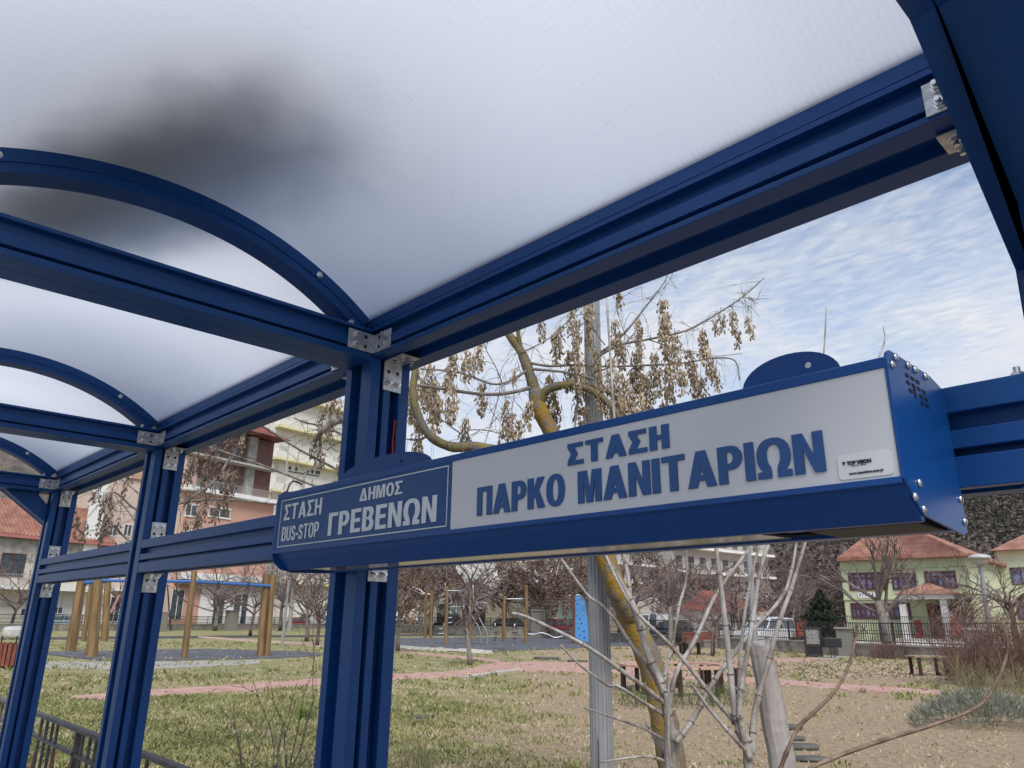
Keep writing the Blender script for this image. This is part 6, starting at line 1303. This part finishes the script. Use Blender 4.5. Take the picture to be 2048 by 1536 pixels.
# ------------------------------------------------------------------ trees of the park
def tree_proto(seed, H, nb, m_, r=.11, lvl=3, droop=-.15, spread=.45, bend=.05, fork=.38, seeds=0, seedm=None, crownr=.36, lean=(0, 0), thick=.55):
    random.seed(seed); tr = MB(); br = MB(); pts = [Vector((0, 0, 0))]; d = Vector((lean[0], lean[1], 1)).normalized()
    for i in range(4): pts.append(pts[-1] + d * H * fork / 4); d = (d + Vector((random.gauss(0, bend), random.gauss(0, bend), .02))).normalized()
    tr.tube(pts, [r * 1.15, r, r * .95, r * .9, r * .85], 8); tips = []
    for i in range(nb):
        a = 2 * math.pi * i / nb + random.uniform(-.4, .4); e = random.uniform(.35, 1.1); q = pts[-1] if i % 3 else pts[-2]
        dd = Vector((math.cos(a) * e, math.sin(a) * e, random.uniform(.6, 1.3)))
        twigs(br, q, dd, H * random.uniform(crownr * .8, crownr * 1.3), r * thick, lvl, droop, spread, 5, tips)
    me_s = None
    if seeds:
        vs_, qs_ = [], []; off = 0
        for j in range(seeds):
            t_ = random.choice(tips); v, q = samara_bunch(26, .80, .13, None, .15, seed * 100 + j); v = v + np.array(t_)[None] + np.random.normal(0, .25, (1, 3)); vs_.append(v); qs_.append(q + off); off += len(v)
        me_s = fast_mesh('seed_bunches', np.concatenate(vs_), np.concatenate(qs_), seedm)
    return tr.mesh('trunk', m_, True), br.mesh('crown', TWIG if m_ is BARK else m_, False), me_s
PR_ = {
 'vase': tree_proto(11, 6, 12, BARK, .10, 4, .35, .35, seeds=0), 'mauve': tree_proto(12, 6, 13, TWIG2, .09, 4, .1, .45), 'mauve2': tree_proto(13, 6, 14, TWIG2, .10, 4, -.3, .55),
 'seedy': tree_proto(14, 6, 9, BARK, .10, 3, .1, .5, fork=.5, crownr=.26, seeds=120, seedm=SEED2), 'seedy2': tree_proto(15, 6, 10, BARK, .10, 3, .1, .5, fork=.5, crownr=.27, seeds=170, seedm=SEED2), 'lean': tree_proto(16, 6, 7, BARK, .12, 4, -.1, .5, lean=(.25, .1)),
 'pollard': tree_proto(17, 6, 14, BARK, .16, 3, .3, .25, crownr=.28, fork=.5), 'plane': tree_proto(18, 6, 7, BARK, .17, 4, .25, .40, fork=.36, crownr=.36, thick=.42)}
random.seed(99)
def tree(kind, pxb, pyb, pytop, label, ry=None, wide=1.0, dist=None):
    b = G(pxb, pyb) if dist is None else base(pxb, dist); z = top_z(b, pytop); s_ = z / 6.0 * .92; tr, cr_, sd2 = PR_[kind]
    t_ = thing('bare_tree', label, 'tree', b, 'bare winter trees of the park and street'); t_.rotation_euler = (0, 0, ry if ry is not None else random.uniform(0, 6.28)); t_.scale = (s_ * wide, s_ * wide, s_)
    for nm, me in (('trunk', tr), ('crown', cr_), ('seed_bunches', sd2)):
        if me is not None:
            o = bpy.data.objects.new(nm, me); COL.objects.link(o); o.parent = t_
            if nm == 'seed_bunches': o['kind'] = 'stuff'
    return t_
tree('lean', 940, 1330, 1120, 'leaning young tree on the lawn above the path in the middle', 2.3, 1.3)
tree('seedy', 795, 1303, 1120, 'thin tree with rusty seed bunches directly right of the thick post', None, 1.5)
tree('seedy2', 860, 1268, 1085, 'tree full of rusty brown seed bunches behind the white house door', None, 1.7)
tree('seedy2', 770, 1262, 1090, 'tree with rusty seed bunches half hidden by the thick post', None, 1.5)
tree('mauve2', 1010, 1270, 1085, 'wide mauve twigged tree behind the steel rails', None, 1.9)
tree('mauve', 1080, 1272, 1090, 'mauve twigged tree above the dark hoop', None, 1.7)
tree('seedy', 1176, 1279, 1070, 'dark trunked tree with rusty seeds behind the blue climbing wall', None, 1.5)
tree('mauve2', 1265, 1286, 1080, 'mauve twigged tree right behind the lichen covered trunk', None, 1.6)
tree('pollard', 1342, 1294, 1120, 'pollarded tree with thick knobbly head behind the red bench', None, 1.2)
tree('mauve', 1425, 1312, 1150, 'small bare tree just right of the red bench', None, 1.3)
tree('mauve2', 1480, 1292, 1100, 'wide bare tree left of the tall pale pole', None, 1.6)
tree('vase', 1590, 1290, 1120, 'bare tree behind the white estate car', None, 1.6)
tree('vase', 430, 1262, 1120, 'broad bare tree behind the blue swing bar', None, 1.9)
tree('mauve', 500, 1272, 1115, 'dense bare tree behind the right swing posts', None, 1.6)
tree('vase', 613, 1283, 1105, 'thin stemmed bare tree left of the thick post, nearer the path', None, 1.6)
tree('mauve', 634, 1291, 1125, 'second thin stemmed bare tree just left of the thick post', None, 1.6)
tree('mauve', 560, 1262, 1100, 'bare tree behind the thin grey pole', None, 1.7)
tree('vase', 240, 1262, 1130, 'bare tree seen between the second and third posts', None, 1.4)
tree('mauve', 20, 1262, 1110, 'bare tree in front of the low house at far left', None, 1.5)
tree('plane', 1778, 1316, 985, 'big bare plane tree in front of the green school', 1.1, 1.15)
tree('vase', 1941, 1296, 1135, 'small bare tree beside the right porch column', None, 1.2)
tree('mauve2', 2035, 1300, 1060, 'bare tree with small buds at the right edge', None, 1.5)
tree('mauve', 1660, 1292, 1090, 'tall bare tree behind the dark conifer', None, 1.4, 75)
tree('seedy2', 1100, 0, 1060, 'large rusty tree on the slope behind the shop', None, 1.6, 82)
tree('seedy2', 1375, 0, 1090, 'rusty seeded tree right behind the pollarded tree', None, 1.6, 74)
tree('mauve', 1240, 0, 1075, 'mauve tree just right of the lamp post, far side of the street', None, 1.8, 80)
tree('mauve2', 1545, 0, 1080, 'large bare tree left of the dark conifer, far side of the yard', None, 1.8, 70)
tree('mauve2', 940, 0, 1060, 'large mauve tree on the slope behind the garage', None, 1.8, 84)
tree('mauve2', 1400, 0, 1070, 'large bare tree behind the grey apartment corner', None, 1.6, 76)
tree('mauve', 700, 0, 1060, 'large bare tree hidden mostly by the thick post', None, 1.8, 84)
# dark conifer
def leafy(name, label, cat, b, n, shape, leaf, m_, trunk=None, group=None):
    t_ = thing(name, label, cat, b, group); P = shape(n) + np.array(b); N_ = len(P); a = np.random.normal(0, 1, (N_, 3)); a /= np.linalg.norm(a, axis=1)[:, None]; c = np.cross(a, np.random.normal(0, 1, (N_, 3))); c /= np.linalg.norm(c, axis=1)[:, None]; s_ = leaf * np.random.uniform(.6, 1.3, (N_, 1))
    vs = np.stack([P - a * s_, P + c * s_ * .35, P + a * s_, P - c * s_ * .35], 1).reshape(-1, 3) - np.array(b); share('foliage', fast_mesh(name, vs, np.arange(N_ * 4).reshape(N_, 4), m_), t_, b)
    if trunk: MB().tube([b, b + Vector((0, 0, trunk[1]))], [trunk[0], trunk[0] * .4], 7).build('trunk', BARK, t_)
    return t_
bC = base(1652, 47); zC = top_z(bC, 1180)
def cone(n):
    z = np.random.rand(n); r = np.random.rand(n) ** .5 * np.minimum(1, z * 5 + .55) * (1 - z) ** .7 * 1.75 * (.88 + .2 * np.sin(z * 31 + 2)); a = np.random.rand(n) * 6.283; rr = r * (1 + .15 * np.sin(a * 5 + z * 9)); return np.stack([np.cos(a) * rr, np.sin(a) * rr, .5 + z * (zC - .5) - .25 * rr], 1)
leafy('conifer', 'dark dense conifer left of the green school', 'tree', bC, 5200, cone, .13, mat('conifer_needles', (0.010, 0.018, 0.012), .9, scale=1.5, col2=(0.035, 0.05, 0.03)), (.14, zC * .9))
# lavender, brown bushes
bl = G(1965, 1452)
def mound(n, rx=1.15, ry=.75, h=.52):
    a = np.random.rand(n) * 6.283; r = np.random.rand(n) ** .5; k = 1 + .18 * np.sin(a * 4) + .1 * np.sin(a * 9); x = np.cos(a) * r * rx * k; y = np.sin(a) * r * ry * k; z = h * (1 - r ** 2) ** .6 * np.random.uniform(.35, 1.05, n)
    U_, F_ = np.array(RT), np.array(FW); return x[:, None] * U_ + y[:, None] * F_ + np.stack([0 * z, 0 * z, z], 1)
LAV = mat('grey_green_lavender', (0.13, 0.135, 0.10), .95, scale=5, col2=(0.33, 0.335, 0.27)); t_ = thing('lavender_bush', 'wide low grey green lavender bush at the lower right', 'shrub', bl)
P = mound(7500); N_ = len(P); a = P * np.array([.5, .5, .3]); a[:, 2] += .55; a += np.random.normal(0, .22, (N_, 3)); a /= np.linalg.norm(a, axis=1)[:, None]; c = np.cross(a, np.random.normal(0, 1, (N_, 3))); c /= np.linalg.norm(c, axis=1)[:, None]; ln = np.random.uniform(.05, .13, (N_, 1))
share('foliage', fast_mesh('lavender', np.stack([P, P + a * ln * .6 + c * .006, P + a * ln, P + a * ln * .6 - c * .006], 1).reshape(-1, 3), np.arange(N_ * 4).reshape(N_, 4), LAV), t_, bl)
def twiggy(name, label, pxb, pyb, W, H, n, m_, r=.008, cat='shrub'):
    b = G(pxb, pyb); t_ = thing(name, label, cat, b); mb = MB()
    for i in range(n):
        a = random.random() * 6.28; rr = random.random() ** .5 * W * .5; s0 = b + RT * math.cos(a) * rr + FW * math.sin(a) * rr * .6
        twigs(mb, s0, Vector((random.gauss(0, .35), random.gauss(0, .35), 1)), H * random.uniform(.45, .75), r, 2, .2, .5, 3)
    mb.build('stems', m_, t_); return t_
RB = mat('red_brown_stems', (0.085, 0.045, 0.038), .9, scale=2, col2=(0.21, 0.13, 0.105)); YG = mat('olive_stems', (0.12, 0.11, 0.05), .9, scale=2, col2=(0.28, 0.26, 0.15))
twiggy('brown_bush', 'dense red brown bush at the right edge in front of the pillar', 2010, 1372, 2.8, 2.0, 260, RB, .010); twiggy('brown_bush', 'darker brown bush beside the wooden table', 1955, 1362, 1.8, 1.1, 150, RB, .009)
twiggy('dry_grass_bush', 'olive dry bush between the lavender and the brown bush', 2000, 1412, 2.0, .8, 170, YG, .006); twiggy('ivy_bush', 'small reddish scrub at the foot of the big plane tree', 1790, 1318, 2.4, .9, 110, RB, .010)
twiggy('weed_clump', 'green weeds growing under the curved bench', 1330, 1412, 2.2, .35, 120, mat('weed', (0.06, 0.09, 0.03), .9), .005); twiggy('weed_clump', 'green weeds on the earth right of the curved bench', 1440, 1410, 1.4, .45, 80, mat('weed_light', (0.08, 0.12, 0.04), .9), .005)
twiggy('weed_clump', 'grey weed clump at the bottom right of the thick post', 812, 1545, .7, .28, 60, YG, .003); twiggy('weed_clump', 'leafy green weed left of the thick post', 612, 1440, .35, .22, 30, mat('weed_bright', (0.09, 0.15, 0.03), .9), .006)
twiggy('bare_bush', 'bare bush in front of the school fence at right', 1985, 1318, 2.2, 2.0, 60, TWIG, .012)

# ------------------------------------------------------------------ leafy branch added above the roof to throw a soft shadow on the sheets
random.seed(5); bt = thing('shadow_branch', 'dark leafy branch added above the translucent roof to cast a blurred shadow', 'branch', (-1.55, .35, 2.6))
mb = MB(); mb.tube(spline([(-2.25, .05, 2.68), (-1.9, .22, 2.70), (-1.62, .40, 2.70), (-1.30, .52, 2.69), (-1.15, .58, 2.68)], 5), .018, 6); mb.build('stem', BARK, bt, smooth=True)
n = 12500; s_ = np.random.normal(0, .42, n).clip(-.9, .9); c = np.stack([-1.70 + s_ * .66, .31 + s_ * .21, np.full(n, 2.72)], 1); c += np.stack([np.random.normal(0, .08, n).clip(-.2, .2), np.random.normal(0, .11, n).clip(-.24, .24), np.abs(np.random.normal(0, .04, n))], 1)
zr = ZC + np.sqrt(np.maximum(.01, RAD ** 2 - (c[:, 1] - YC) ** 2)) ; c[:, 2] = zr + np.random.uniform(.13, .21, n)
a = np.random.normal(0, 1, (n, 3)) * np.array([1, 1, .35]); a /= np.linalg.norm(a, axis=1)[:, None]; b_ = np.cross(a, np.random.normal(0, .3, (n, 3)) + np.array([0, 0, 1])); b_ /= np.linalg.norm(b_, axis=1)[:, None]; l = .0125
vs = np.stack([c - a * l, c + b_ * l * .5, c + a * l, c - b_ * l * .5], 1).reshape(-1, 3) - np.array([-1.55, .35, 2.6])
share('leaves', fast_mesh('shadow_branch_leaves', vs, np.arange(n * 4).reshape(n, 4), mat('shadow_leaves', (0.035, 0.04, 0.03), .8)), bt, (-1.55, .35, 2.6))
